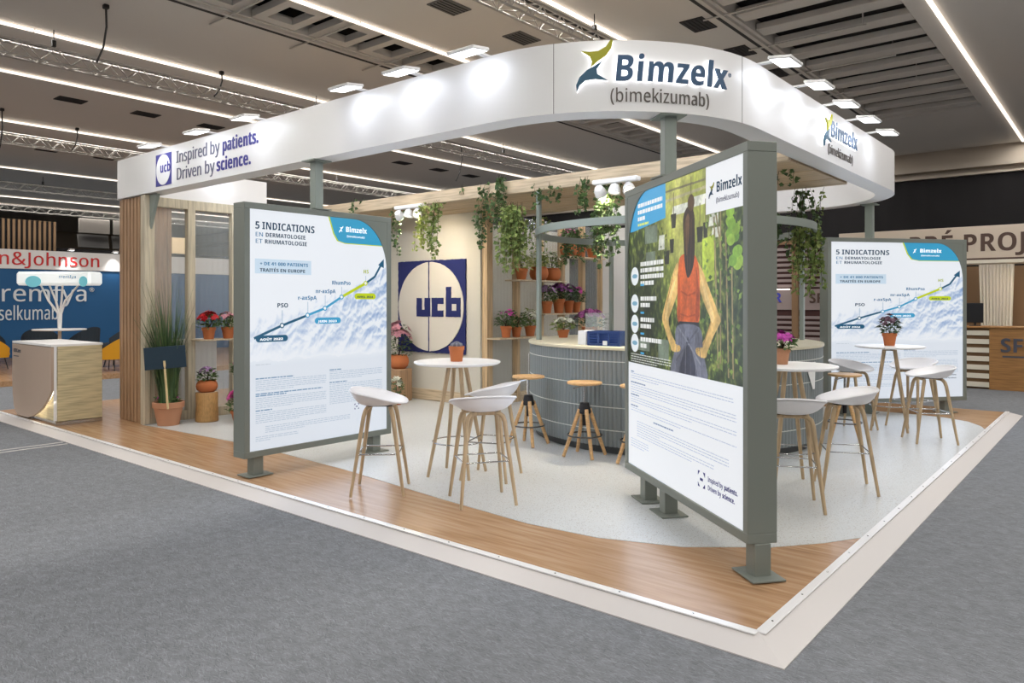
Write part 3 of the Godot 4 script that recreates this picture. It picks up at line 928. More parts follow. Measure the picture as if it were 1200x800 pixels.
func fascia() -> void:
	var t := thing("fascia_ring", "white curved overhead fascia band running round the top of the stand", "fascia")
	var po := fascia_path(0.0)
	var pi := fascia_path(0.22)
	var y0 := 2.92
	var y1 := 3.42
	var mb := MB.new()
	mb.wall(po, y0, y1)
	part(mb, "outer_skin", M.fascia_white, t)
	mb = MB.new()
	mb.wall(pi, y0, y1, true)
	part(mb, "inner_skin", M.fascia_white, t)
	mb = MB.new()
	mb.strip(po, pi, y0, false)
	part(mb, "underside", M.fascia_white, t)
	mb = MB.new()
	mb.strip(po, pi, y1, true)
	for e: int in [0, po.size() - 1]:
		mb.quad(Vector3(po[e].x, y0, po[e].y), Vector3(pi[e].x, y0, pi[e].y), Vector3(pi[e].x, y1, pi[e].y), Vector3(po[e].x, y1, po[e].y))
	part(mb, "top_and_ends", M.fascia_white, t)
	# panel joints either side of the curved logo
	mb = MB.new()
	for d: float in [21.0, 80.0]:
		var x := on_arc(d, 3.17, 0.0005)
		mb.box(x.origin, Vector3(0.004, 0.5, 0.002), x.basis)
	part(mb, "panel_joint", M.vent_grey, t)
	# curved logo: back-lit letters standing off the skin
	star_logo(t, on_arc(27.6, 3.05), 0.00099, true, M.olive, M.teal)
	curved_text(t, "Bimzelx", 37.0, 71.0, 3.12, 0.178, true, 0.004)
	curved_text(t, "(bimekizumab)", 36.5, 66.0, 2.985, 0.092, false, 0.0)
	lettering("®", 0.03, M.logo_blue, "letter", t, on_arc(72.0, 3.22, 0.03), false, 0.004)
	# straight lettering on the front, far left
	var z := -4.17
	mb = MB.new()
	mb.box(Vector3(-8.915, 3.16, z + 0.003), Vector3(0.39, 0.38, 0.006))
	var sq := part(mb, "logo_square", M.text_navy, t)
	mb = MB.new()
	var oval := PackedVector2Array()
	for q: Vector2 in ellipse(Vector2.ZERO, 0.178, 0.183, 36): oval.append(q)
	mb.extrude(oval, 0.0, 0.003, facing(Vector3(-8.915, 3.16, z + 0.006), Vector3.BACK), true)
	part(mb, "logo_oval", M.fascia_white, sq)
	lettering("ucb", 0.115, M.text_navy, "logo_letters", sq, facing(Vector3(-8.995, 3.125, z + 0.009), Vector3.BACK), true, 0.003, 0.25)
	for w in [["Inspired by", -8.6, 3.2, 0.98, false], ["patients.", -7.56, 3.2, 0.7, true], ["Driven by", -8.6, 3.0, 0.86, false], ["science.", -7.68, 3.0, 0.68, true]]:
		lettering(w[0], 0.135, M.text_navy if w[4] else M.text_grey, "word", t, facing(Vector3(w[1], w[2], z + 0.001), Vector3.BACK), w[4], 0.006, w[3])
	# logo on the right side
	star_logo(t, facing(Vector3(-2.22, 3.02, -7.12), Vector3.RIGHT), 0.00092, true, M.olive, M.teal)
	flat_lit_text(t, "Bimzelx", -7.36, 0.90, 3.15, 0.155)
	lettering("(bimekizumab)", 0.085, M.thin_grey, "word", t, facing(Vector3(-2.22, 3.0, -7.36), Vector3.RIGHT), false, 0.006, 0.82)
	# lettering on the inside of the back of the ring
	lettering("Driven by science.", 0.12, M.text_navy, "word", t, facing(Vector3(-5.75, 3.02, -11.3 + 0.222), Vector3.BACK), true, 0.004, 1.5)
	# posts
	post("square grey-green post rising from the mountain poster light box to the fascia", Vector3(-5.97, 2.447, -4.25), 0.09, 2.92)
	post("square grey-green post with a top plate under the curved corner logo", Vector3(-2.578, 2.472, -4.867), 0.09, 2.92, atan2(-0.62469505, 0.78086881))
	post("square grey-green post behind the far right light box", Vector3(-2.77, STAGE, -11.04), 0.1, 2.92)
	# flood lights on short arms
	var fl := [[-8.85, 0], [-7.74, 0], [-6.77, 0], [-5.16, 0], [-4.46, 0], [-3.73, 0], [-5.68, 1], [-6.48, 1], [-7.26, 1], [-8.02, 1], [-8.77, 1]]
	var say := ["farthest left, above the square navy logo", "second from the left on the front fascia", "third from the left, above the word patients", "third left of the curved corner logo", "second left of the curved corner logo", "just left of the curved corner logo",
		"just right of the curved corner logo", "second right of the curved corner logo", "third right of the curved corner logo", "fourth right of the curved corner logo", "at the far right end of the fascia"]
	for i in fl.size():
		if fl[i][1] == 0: floodlight(Vector3(fl[i][0], 3.42, -4.17), Vector3.BACK, "small bright LED floodlight on the fascia edge, " + say[i], 1.0)
		else: floodlight(Vector3(-2.22, 3.42, fl[i][0]), Vector3.RIGHT, "small bright LED floodlight on the fascia edge, " + say[i], 1.0)
	floodlight(Vector3(-10.28, 3.42, -5.6), Vector3.RIGHT, "small LED floodlight lighting the inside of the left fascia end", 0.8)
	for i in 4: floodlight(Vector3([-8.6, -7.2, -5.2, -4.2][i], 3.42, -4.39), Vector3.FORWARD, "LED floodlight on the hidden inner edge of the front fascia", 2.6, true)
	for i in 2: floodlight(Vector3(-2.44, 3.42, [-6.4, -9.2][i]), Vector3.LEFT, "LED floodlight on the hidden inner edge of the right fascia", 1.6, true)

func curved_text(t: Node, s: String, d0: float, d1: float, y: float, cap: float, lit: bool, depth: float) -> void:
	var full := text_width(s, cap, lit)
	var span := deg_to_rad(d1 - d0) * 1.48
	var k := span / full
	for i in s.length():
		var w0 := text_width(s.substr(0, i), cap, lit) * k
		var lw := text_width(s[i], cap, lit) * k
		var ang := d0 + rad_to_deg((w0 + lw / 2) / 1.48)
		var xf := on_arc(ang, y, 0.035 if lit else 0.001)
		xf.basis = xf.basis * Basis.from_scale(Vector3(k, 1, 1))
		var slant := Basis(Vector3(1, 0, 0), Vector3(0.1 if lit else 0.0, 1, 0), Vector3(0, 0, 1))
		xf.basis = xf.basis * slant
		var o := lettering(s[i], cap, M.logo_blue if lit else M.thin_grey, "letter", t, xf, lit, 0.015 if lit else 0.006, 0.0, 1)
		if lit:
			var back := xf
			back.origin = on_arc(ang, y, 0.012).origin
			var h := lettering(s[i], cap, M.halo_light, "halo_light", o, Transform3D.IDENTITY, true, 0.02, 0.0, 1)
			h.transform = o.transform.affine_inverse() * (back * Transform3D(Basis.IDENTITY, Vector3(0, cap * 0.485, 0.01)))

func flat_lit_text(t: Node, s: String, z0: float, width: float, y: float, cap: float) -> void:
	var k := width / text_width(s, cap, true)
	for i in s.length():
		var w0 := text_width(s.substr(0, i), cap, true) * k
		var lw := text_width(s[i], cap, true) * k
		var b := facing(Vector3.ZERO, Vector3.RIGHT).basis * Basis(Vector3(k, 0, 0), Vector3(0.1, 1, 0), Vector3(0, 0, 1))
		var at := Vector3(-2.22, y, z0 - w0 - lw / 2)
		var o := lettering(s[i], cap, M.logo_blue, "letter", t, Transform3D(b, at + Vector3(0.02, 0, 0)), true, 0.01, 0.0, 1)
		var h := lettering(s[i], cap, M.halo_light, "halo_light", o, Transform3D.IDENTITY, true, 0.02, 0.0, 1)
		h.transform = o.transform.affine_inverse() * (Transform3D(b, at + Vector3(0.002, 0, 0)) * Transform3D(Basis.IDENTITY, Vector3(0, cap * 0.485, 0.01)))

func post(label: String, at: Vector3, w: float, top: float, turn := 0.0) -> void:
	var t := thing("square_post", label, "post", at, turn, "fascia posts")
	var mb := MB.new()
	mb.box(Vector3(0, (top - at.y) / 2, 0), Vector3(w, top - at.y - 0.012, w), Basis.IDENTITY, 0.004)
	part(mb, "shaft", M.steel_green, t)
	mb = MB.new()
	mb.box(Vector3(0, top - at.y - 0.006, 0), Vector3(0.2, 0.01, 0.2))
	part(mb, "top_plate", M.steel_green, t)
	mb = MB.new()
	mb.box(Vector3(0, 0.006, 0), Vector3(0.2, 0.01, 0.2))
	part(mb, "base_plate", M.frame_grey, t)

var flood_power := 0.85
func floodlight(at: Vector3, out: Vector3, label: String, k: float, inner := false) -> void:
	var t := thing("led_floodlight", label, "floodlight", at, atan2(out.x, out.z), "floodlights along the fascia")
	var tilt := Basis(Vector3.RIGHT, 0.14)
	var mb := MB.new()
	mb.box(Vector3(0, -0.01, 0.2), Vector3(0.27, 0.025, 0.18), tilt, 0.006)
	part(mb, "housing", M.white_paint, t)
	mb = MB.new()
	mb.box(Vector3(0, -0.01, 0.2) - tilt.y * 0.014, Vector3(0.24, 0.006, 0.15), tilt)
	part(mb, "light_face", M.flood_face, t)
	mb = MB.new()
	mb.box(Vector3(0, 0.007, 0.03), Vector3(0.05, 0.012, 0.2))
	part(mb, "arm", M.white_paint, t)
	if inner: spot(Vector3(0, -0.04, 0.2), Vector3(0, -1, 2.0), 68.0, flood_power * k, rgb(232, 240, 255), t, 0.08)
	else: area(Vector3(0, -0.03, 0.2), Vector2(0.24, 0.15), -tilt.y + Vector3(0, 0, -0.15), flood_power * k * 0.2, rgb(232, 240, 255), "flood_light", t)

# ---------------------------------------------------------------- light boxes
func panels() -> void:
	# left and far right: mountain poster; right: greenhouse poster
	light_box("tall grey-framed light box with mountain poster, left of the white bar stools", Vector3(-5.88, 0, -4.275), Vector3(1, 0, 0), 1.66, 0.215, 2.445, true, [-0.67, 0.67])
	light_box("large grey-framed light box with a photo of a woman in an orange top", Vector3(-2.39, 0, -4.602), Vector3(-0.62469505, 0, 0.78086881), 1.95, 0.232, 2.47, false, [-0.69, -0.31, 0.93])
	var a := Vector3(-3.103, 0, -10.301)
	var b := Vector3(-1.746, 0, -11.952)
	var d := (b - a).normalized()
	light_box("tall grey-framed light box with mountain poster at the far right end of the stand", (a + b) / 2, Vector3(-d.z, 0, d.x), a.distance_to(b), 0.21, 2.435, true, [-0.75, 0.8])

func light_box(label: String, at: Vector3, out: Vector3, w: float, y0: float, y1: float, mountain: bool, feet: Array) -> void: # at: middle of the front face on the floor
	var t := thing("light_box_display", label, "light box", Vector3(at.x, STAGE, at.z), atan2(out.x, out.z), "poster light boxes")
	var h := y1 - y0
	var c := (y0 + y1) / 2 - STAGE
	var dep := 0.18
	var bd := 0.055
	var iw := w - 2 * bd
	var ih := h - 2 * bd
	# graphic outline: one top corner rounded in a wide curve
	var rr := 0.5
	var rx := rr * 0.82
	var g := PackedVector2Array()
	var sx := 1.0 if mountain else -1.0
	g.append(Vector2(-sx * iw / 2, -ih / 2)); g.append(Vector2(sx * iw / 2, -ih / 2))
	for k in 13:
		var th := PI / 2 * k / 12.0
		g.append(Vector2(sx * (iw / 2 - rx + rx * cos(th)), ih / 2 - rr + rr * sin(th)))
	g.append(Vector2(-sx * iw / 2, ih / 2))
	# frame: front plate with the opening, shell behind
	var mb := MB.new()
	var place := Transform3D(Basis.IDENTITY, Vector3(0, c, 0))
	for q in [[Vector3(0, h / 2 - bd / 2, -dep / 2), Vector3(w, bd, dep)], [Vector3(0, -h / 2 + bd / 2, -dep / 2), Vector3(w, bd, dep)], [Vector3(-w / 2 + bd / 2, 0, -dep / 2), Vector3(bd, ih, dep)], [Vector3(w / 2 - bd / 2, 0, -dep / 2), Vector3(bd, ih, dep)]]:
		mb.box(place * q[0], q[1], Basis.IDENTITY, 0.003)
	mb.box(place * Vector3(0, 0, -dep + 0.01), Vector3(iw, ih, 0.02))
	part(mb, "frame", M.frame_grey, t)
	# corner filler beside the rounded corner
	mb = MB.new()
	var f := PackedVector2Array()
	f.append(Vector2(sx * iw / 2, ih / 2))
	for k in 13:
		var th := PI / 2 * (12 - k) / 12.0
		f.append(Vector2(sx * (iw / 2 - rx + rx * cos(th)), ih / 2 - rr + rr * sin(th)))
	mb.extrude(f, -0.05, -0.003, place)
	part(mb, "corner_filler", M.frame_grey, t)
	mb = MB.new()
	mb.extrude(g, -0.03, -0.012, place)
	var face := part(mb, "lit_display_face", M.mountain_face if mountain else M.greenhouse_face, t)
	area(place * Vector3(0, 0, 0.03), Vector2(iw, ih), Vector3.BACK, 1.3 if mountain else 1.3, rgb(226, 236, 255), "display_light", t)
	# legs with foot plates
	for x: float in feet:
		var leg := MB.new()
		leg.box(Vector3(x, (y0 - STAGE) / 2 + 0.005, -dep / 2), Vector3(0.1, y0 - STAGE - 0.01, 0.1), Basis.IDENTITY, 0.004)
		var lo := part(leg, "leg", M.frame_grey, t)
		leg = MB.new()
		leg.box(Vector3(x, 0.008, -dep / 2), Vector3(0.24, 0.01, 0.2), Basis.IDENTITY, 0.002)
		part(leg, "foot_plate", M.frame_grey, lo)
	# lettering on the print
	var u := func(px: float, py: float) -> Transform3D: return Transform3D(Basis.IDENTITY, Vector3((px - 0.5) * iw, c + (0.5 - py) * ih, -0.012))
	if mountain:
		for q in [["5 INDICATIONS", 0.035, 0.081, 0.064, "print_blue", true, 0.395], ["EN", 0.035, 0.112, 0.036, "print_sky", false, 0.045], ["DERMATOLOGIE", 0.1, 0.112, 0.036, "print_blue", true, 0.265], ["ET", 0.035, 0.140, 0.036, "print_sky", false, 0.042], ["RHUMATOLOGIE", 0.095, 0.140, 0.036, "print_blue", true, 0.28],
				["+ DE 41 000 PATIENTS", 0.065, 0.231, 0.029, "print_sky", true, 0.32], ["TRAITÉS EN EUROPE", 0.065, 0.258, 0.029, "print_blue", true, 0.30], ["PSO", 0.175, 0.408, 0.038, "print_blue", true, 0.07], ["r-axSpA", 0.315, 0.375, 0.036, "print_sky", true, 0.13], ["nr-axSpA", 0.44, 0.345, 0.036, "print_sky", true, 0.145], ["RhumPso", 0.56, 0.306, 0.036, "print_sky", true, 0.14], ["HS", 0.805, 0.250, 0.036, "print_lime", true, 0.04],
				["AOÛT 2022", 0.065, 0.546, 0.020, "print_white", true, 0.15], ["JUIN 2023", 0.46, 0.476, 0.020, "print_white", true, 0.14], ["AVRIL 2024", 0.755, 0.366, 0.020, "print_blue", true, 0.13], ["Bimzelx", 0.665, 0.062, 0.05, "print_white", true, 0.165], ["(bimekizumab)", 0.675, 0.086, 0.020, "print_white", false, 0.14]]:
			lettering(q[0], q[3], M[q[4]], "print_lettering", face, u.call(q[1], q[2]), q[5], 0.0015, q[6] * iw)
		star_logo(face, u.call(0.615, 0.068), 0.00018, false, M.print_white, M.print_white)
		for q in [["Inspired by patients.", 0.86], ["Driven by science.", 0.88]]:
			lettering(q[0], 0.014, M.print_blue, "print_lettering", face, u.call(0.84, q[1]), true, 0.0015, 0.11 * iw)
	else:
		star_logo(face, u.call(0.765, 0.095), 0.00026, false, M.olive, M.print_blue)
		lettering("Bimzelx", 0.062, M.print_blue, "print_lettering", face, u.call(0.815, 0.082), true, 0.0015, 0.165 * iw)
		lettering("(bimekizumab)", 0.03, M.text_grey, "print_lettering", face, u.call(0.815, 0.112), false, 0.0015, 0.15 * iw)
		for q in [["Inspired by ", 0.755, 0.917, false, 0.105], ["patients.", 0.87, 0.917, true, 0.085], ["Driven by ", 0.755, 0.942, false, 0.092], ["science.", 0.857, 0.942, true, 0.08]]:
			lettering(q[0], 0.03, M.print_navy, "print_lettering", face, u.call(q[1], q[2]), q[3], 0.0015, q[4] * iw)
	# small square emblem of four corner marks
	var e: Transform3D = u.call(0.735 if mountain else 0.68, 0.885 if mountain else 0.945)
	mb = MB.new()
	var s := 0.055 if mountain else 0.1
	for i: float in [0.0, 1.0]:
		for j: float in [0.0, 1.0]:
			var k := Vector3(s * i, s * j, 0)
			var dx := s * 0.3 * (1 - 2 * i)
			var dy := s * 0.3 * (1 - 2 * j)
			if dx * dy > 0: mb.tri(e * k, e * (k + Vector3(dx, 0, 0.001)), e * (k + Vector3(0, dy, 0.001)))
			else: mb.tri(e * k, e * (k + Vector3(0, dy, 0.001)), e * (k + Vector3(dx, 0, 0.001)))
	mb.box(e * Vector3(s * 0.5, s * 0.5, 0.0005), Vector3(s * 0.4, s * 0.16, 0.001))
	part(mb, "print_emblem", M.print_navy, face)

# ---------------------------------------------------------------- wooden canopy, walls, flower wall
func corrugated(a: Vector2, b: Vector2, y0: float, y1: float) -> MB: # translucent sheet with upright waves
	var mb := MB.new()
	var len := a.distance_to(b)
	var n := int(len / 0.0095)
	var d := (b - a).normalized()
	var s := Vector2(-d.y, d.x)
	var p := PackedVector2Array()
	for k in n + 1: p.append(a + d * (len * k / n) + s * 0.009 * sin(TAU * k / 8.0))
	mb.wall(p, y0, y1)
	return mb

func canopy_and_walls() -> void:
	# canopy: boards under a frame of beams
	var t := thing("wooden_canopy", "pale wooden board canopy above the counter and feature wall", "canopy", Vector3(0, 2.9, 0))
	var mb := MB.new()
	mb.box(Vector3.ZERO, Vector3(7.2, 0.022, 0.212), Basis.IDENTITY, 0.004)
	var board := mb.mesh()
	for k in 8:
		var o := meshpart(board, "board", M.canopy_wood, t)
		o.position = Vector3(-6.06, 0.013 + 0.002 * (k % 3), -7.17 - 0.218 * k)
	for q in [[Vector3(-9.68, 0.08, -7.03), Vector3(-2.46, 0.08, -7.03)], [Vector3(-9.68, 0.08, -8.83), Vector3(-2.46, 0.08, -8.83)]]:
		mb = MB.new(); mb.beam(q[0], q[1], 0.07, 0.16, 0.006); part(mb, "long_beam", M.pine, t)
	for x: float in [-9.64, -7.3, -4.9, -2.5]:
		mb = MB.new(); mb.beam(Vector3(x, 0.1, -7.07), Vector3(x, 0.1, -8.79), 0.07, 0.12, 0.006); part(mb, "cross_beam", M.pine, t)
	# feature wall
	mb = MB.new()
	mb.box(Vector3(-8.385, 1.47, -8.11), Vector3(2.13, 2.86, 0.1))
	var w := struct(mb, "wall_feature", M.ucb_wall)
	mb = MB.new(); mb.box(Vector3(-8.385, 0.13, -8.05), Vector3(2.13, 0.17, 0.022), Basis.IDENTITY, 0.003); part(mb, "baseboard", M.pine, w)
	# hanging tufted rug with an oval and letters
	var r := thing("tufted_wall_rug", "square navy and cream tufted wall hanging with a large oval and three letters", "wall hanging", Vector3(-8.34, 1.5, -8.05))
	var hw := 0.745
	var hh := 0.715
	var rough := func(pts: Array, am: float) -> PackedVector2Array:
		var out := PackedVector2Array()
		for i in pts.size():
			var a: Vector2 = pts[i]
			var b: Vector2 = pts[(i + 1) % pts.size()]
			var n := maxi(1, int(a.distance_to(b) / 0.03))
			for k in n: out.append(a.lerp(b, float(k) / n) + Vector2(rng.randf_range(-am, am), rng.randf_range(-am, am)))
		return out
	mb = MB.new()
	mb.extrude(rough.call([Vector2(-hw, -hh), Vector2(hw, -hh), Vector2(hw, hh), Vector2(-hw, hh)], 0.005), 0.0, 0.02)
	part(mb, "navy_ground", M.navy_pile, r)
	mb = MB.new()
	mb.extrude(rough.call(ellipse(Vector2(0.0, 0.0), hw * 0.965, hh * 0.965, 60), 0.003), 0.018, 0.032, Transform3D.IDENTITY, true)
	part(mb, "cream_oval", M.cream_pile, r)
	for q in [[-0.03, 0.13, -0.01, 0.69], [-0.03, -0.69, -0.01, -0.16]]:
		mb = MB.new(); mb.extrude(rough.call([Vector2(q[0], q[1]), Vector2(q[2], q[1]), Vector2(q[2], q[3]), Vector2(q[0], q[3])], 0.003), 0.03, 0.036); part(mb, "centre_line", M.navy_pile, r)
	for q in [["letter_u", [[-0.29, 0.135], [-0.175, 0.135], [-0.175, -0.05], [-0.11, -0.05], [-0.11, 0.135], [0.015, 0.135], [0.015, -0.155], [-0.29, -0.155]]],
			["letter_c", [[0.05, 0.135], [0.30, 0.135], [0.30, 0.04], [0.17, 0.04], [0.17, -0.06], [0.30, -0.06], [0.30, -0.155], [0.05, -0.155]]],
			["letter_b", [[0.36, 0.30], [0.465, 0.30], [0.465, 0.135], [0.66, 0.135], [0.66, -0.155], [0.36, -0.155]]]]:
		mb = MB.new(); mb.extrude(rough.call(q[1].map(func(e): return Vector2(e[0], e[1])), 0.003), 0.03, 0.042)
		var lt := part(mb, q[0], M.navy_pile, r)
		if q[0] == "letter_b":
			mb = MB.new(); mb.box(Vector3(0.535, -0.01, 0.0425), Vector3(0.09, 0.1, 0.003)); part(mb, "counter_fill", M.cream_pile, lt)
	# spot fixtures under the canopy front
	for q in [[Vector3(-7.62, 2.9, -6.95), "white three-lamp spotlight bar above the navy wall hanging"], [Vector3(-4.26, 2.9, -6.86), "white three-lamp spotlight bar left of the woman poster, over the counter"]]:
		var f := thing("spotlight_bar", q[1], "spotlight", q[0], 0, "three-lamp spotlight bars")
		mb = MB.new(); mb.box(Vector3(0, -0.02, 0), Vector3(0.56, 0.05, 0.1), Basis.IDENTITY, 0.01); part(mb, "housing", M.white_paint, f)
		for k in 3:
			var c := Vector3(-0.18 + 0.18 * k, -0.13, 0.03)
			var dir: Vector3 = [Vector3(-0.15, -0.5, -0.7), Vector3(0.0, -1, 0.2), Vector3(0.45, -0.9, 0.6)][k].normalized()
			var xf := Transform3D(Basis(Quaternion(Vector3.UP, dir)), c)
			mb = MB.new()
			mb.lathe([Vector2(0.0, -0.07), Vector2(0.045, -0.065), Vector2(0.062, -0.02), Vector2(0.07, 0.03), Vector2(0.058, 0.03), Vector2(0.05, 0.018)], 16, xf)
			mb.rod(c + Vector3(0, 0.1, -0.02), c - dir * 0.02, 0.012)
			var lo := part(mb, "lamp", M.white_paint, f)
			mb = MB.new(); mb.lathe([Vector2(0.05, 0.018), Vector2(0.0, 0.022)], 14, xf); part(mb, "bulb_light", M.spot_face, lo)
			spot(c + dir * 0.06, dir, 52, 2.4, rgb(255, 238, 210), f, 0.04)
	# flower wall: uprights with corrugated sheets
	var fw := thing("flower_wall", "wooden upright frame with corrugated sheets and shelves behind the counter", "partition", Vector3(0, STAGE, 0))
	for z: float in [-8.16, -8.82, -9.42, -10.0, -10.6, -11.18]:
		mb = MB.new(); mb.box(Vector3(-7.27, 1.43, z), Vector3(0.1, 2.86, 0.13 if z > -8.2 else 0.085), Basis.IDENTITY, 0.004); part(mb, "upright", M.pine_upright, fw)
	for k in 5:
		var za: float = [-8.23, -8.865, -9.465, -10.045, -10.645][k]
		var zb: float = [-8.775, -9.375, -9.955, -10.555, -11.135][k]
		part(corrugated(Vector2(-7.3, za), Vector2(-7.3, zb), 0.1, 2.84), "corrugated_sheet", M.polycarbonate, fw)
		mb = MB.new(); mb.box(Vector3(-7.27, 0.07, (za + zb) / 2), Vector3(0.1, 0.14, za - zb), Basis.IDENTITY, 0.004); part(mb, "bottom_rail", M.pine, fw)
	for s in [[-8.08, -9.21, 1.045], [-9.15, -10.33, 1.39], [-8.5, -9.72, 1.905], [-9.8, -10.87, 2.315]]:
		mb = MB.new(); mb.box(Vector3(-7.09, s[2] - STAGE - 0.011, (s[0] + s[1]) / 2), Vector3(0.27, 0.022, s[0] - s[1]), Basis.IDENTITY, 0.003); part(mb, "shelf", M.pine, fw)
	# store room behind the stand's sheets and white back wall
	mb = MB.new(); mb.box(Vector3(-8.1, 1.44, -9.75), Vector3(0.08, 2.8, 3.2)); struct(mb, "wall_store", M.ucb_wall)
	mb = MB.new(); mb.box(Vector3(-6.2, 1.45, -11.22), Vector3(2.1, 2.82, 0.08)); struct(mb, "wall_white_back", M.fascia_white)
	# left partition: wooden frame with corrugated sheets
	var lp := thing("sheet_partition", "pale timber frame partition with clear corrugated sheets behind the tall grass", "partition", Vector3(0, STAGE, 0))
	var zs := [-4.24, -4.79, -5.41, -6.03, -6.65, -7.27, -7.98]
	for i in zs.size():
		mb = MB.new(); mb.box(Vector3(-9.5, 1.43, zs[i]), Vector3(0.09, 2.86, 0.14 if i == 0 else 0.1), Basis.IDENTITY, 0.004); part(mb, "upright", M.grey_wood, lp)
	for i in zs.size() - 1:
		var a: float = zs[i] - (0.07 if i == 0 else 0.05)
		var b: float = zs[i + 1] + 0.05
		for y: Array in [[0.06, 0.12], [2.8, 0.12]]:
			mb = MB.new(); mb.box(Vector3(-9.5, y[0], (a + b) / 2), Vector3(0.085, y[1], a - b), Basis.IDENTITY, 0.004); part(mb, "rail", M.grey_wood, lp)
		part(corrugated(Vector2(-9.52, a), Vector2(-9.52, b), 0.12, 2.74), "corrugated_sheet", M.polycarbonate, lp)
	mb = MB.new(); mb.box(Vector3(-9.34, 1.035, -5.2), Vector3(0.26, 0.02, 0.85), Basis.IDENTITY, 0.003); part(mb, "shelf", M.pine, lp)
	# pale cabinet standing behind the sheets
	mb = MB.new(); mb.box(Vector3(-9.86, STAGE + 0.5, -5.0), Vector3(0.4, 1.0, 0.5), Basis.IDENTITY, 0.01)
	var cb := thing("low_cabinet", "pale grey low cabinet seen blurred behind the corrugated sheets", "cabinet", Vector3.ZERO)
	part(mb, "body", M.white_paint, cb)
	mb = MB.new(); mb.box(Vector3(-9.86, STAGE + 1.012, -5.0), Vector3(0.44, 0.02, 0.54), Basis.IDENTITY, 0.004); part(mb, "top", M.fascia_white, cb)

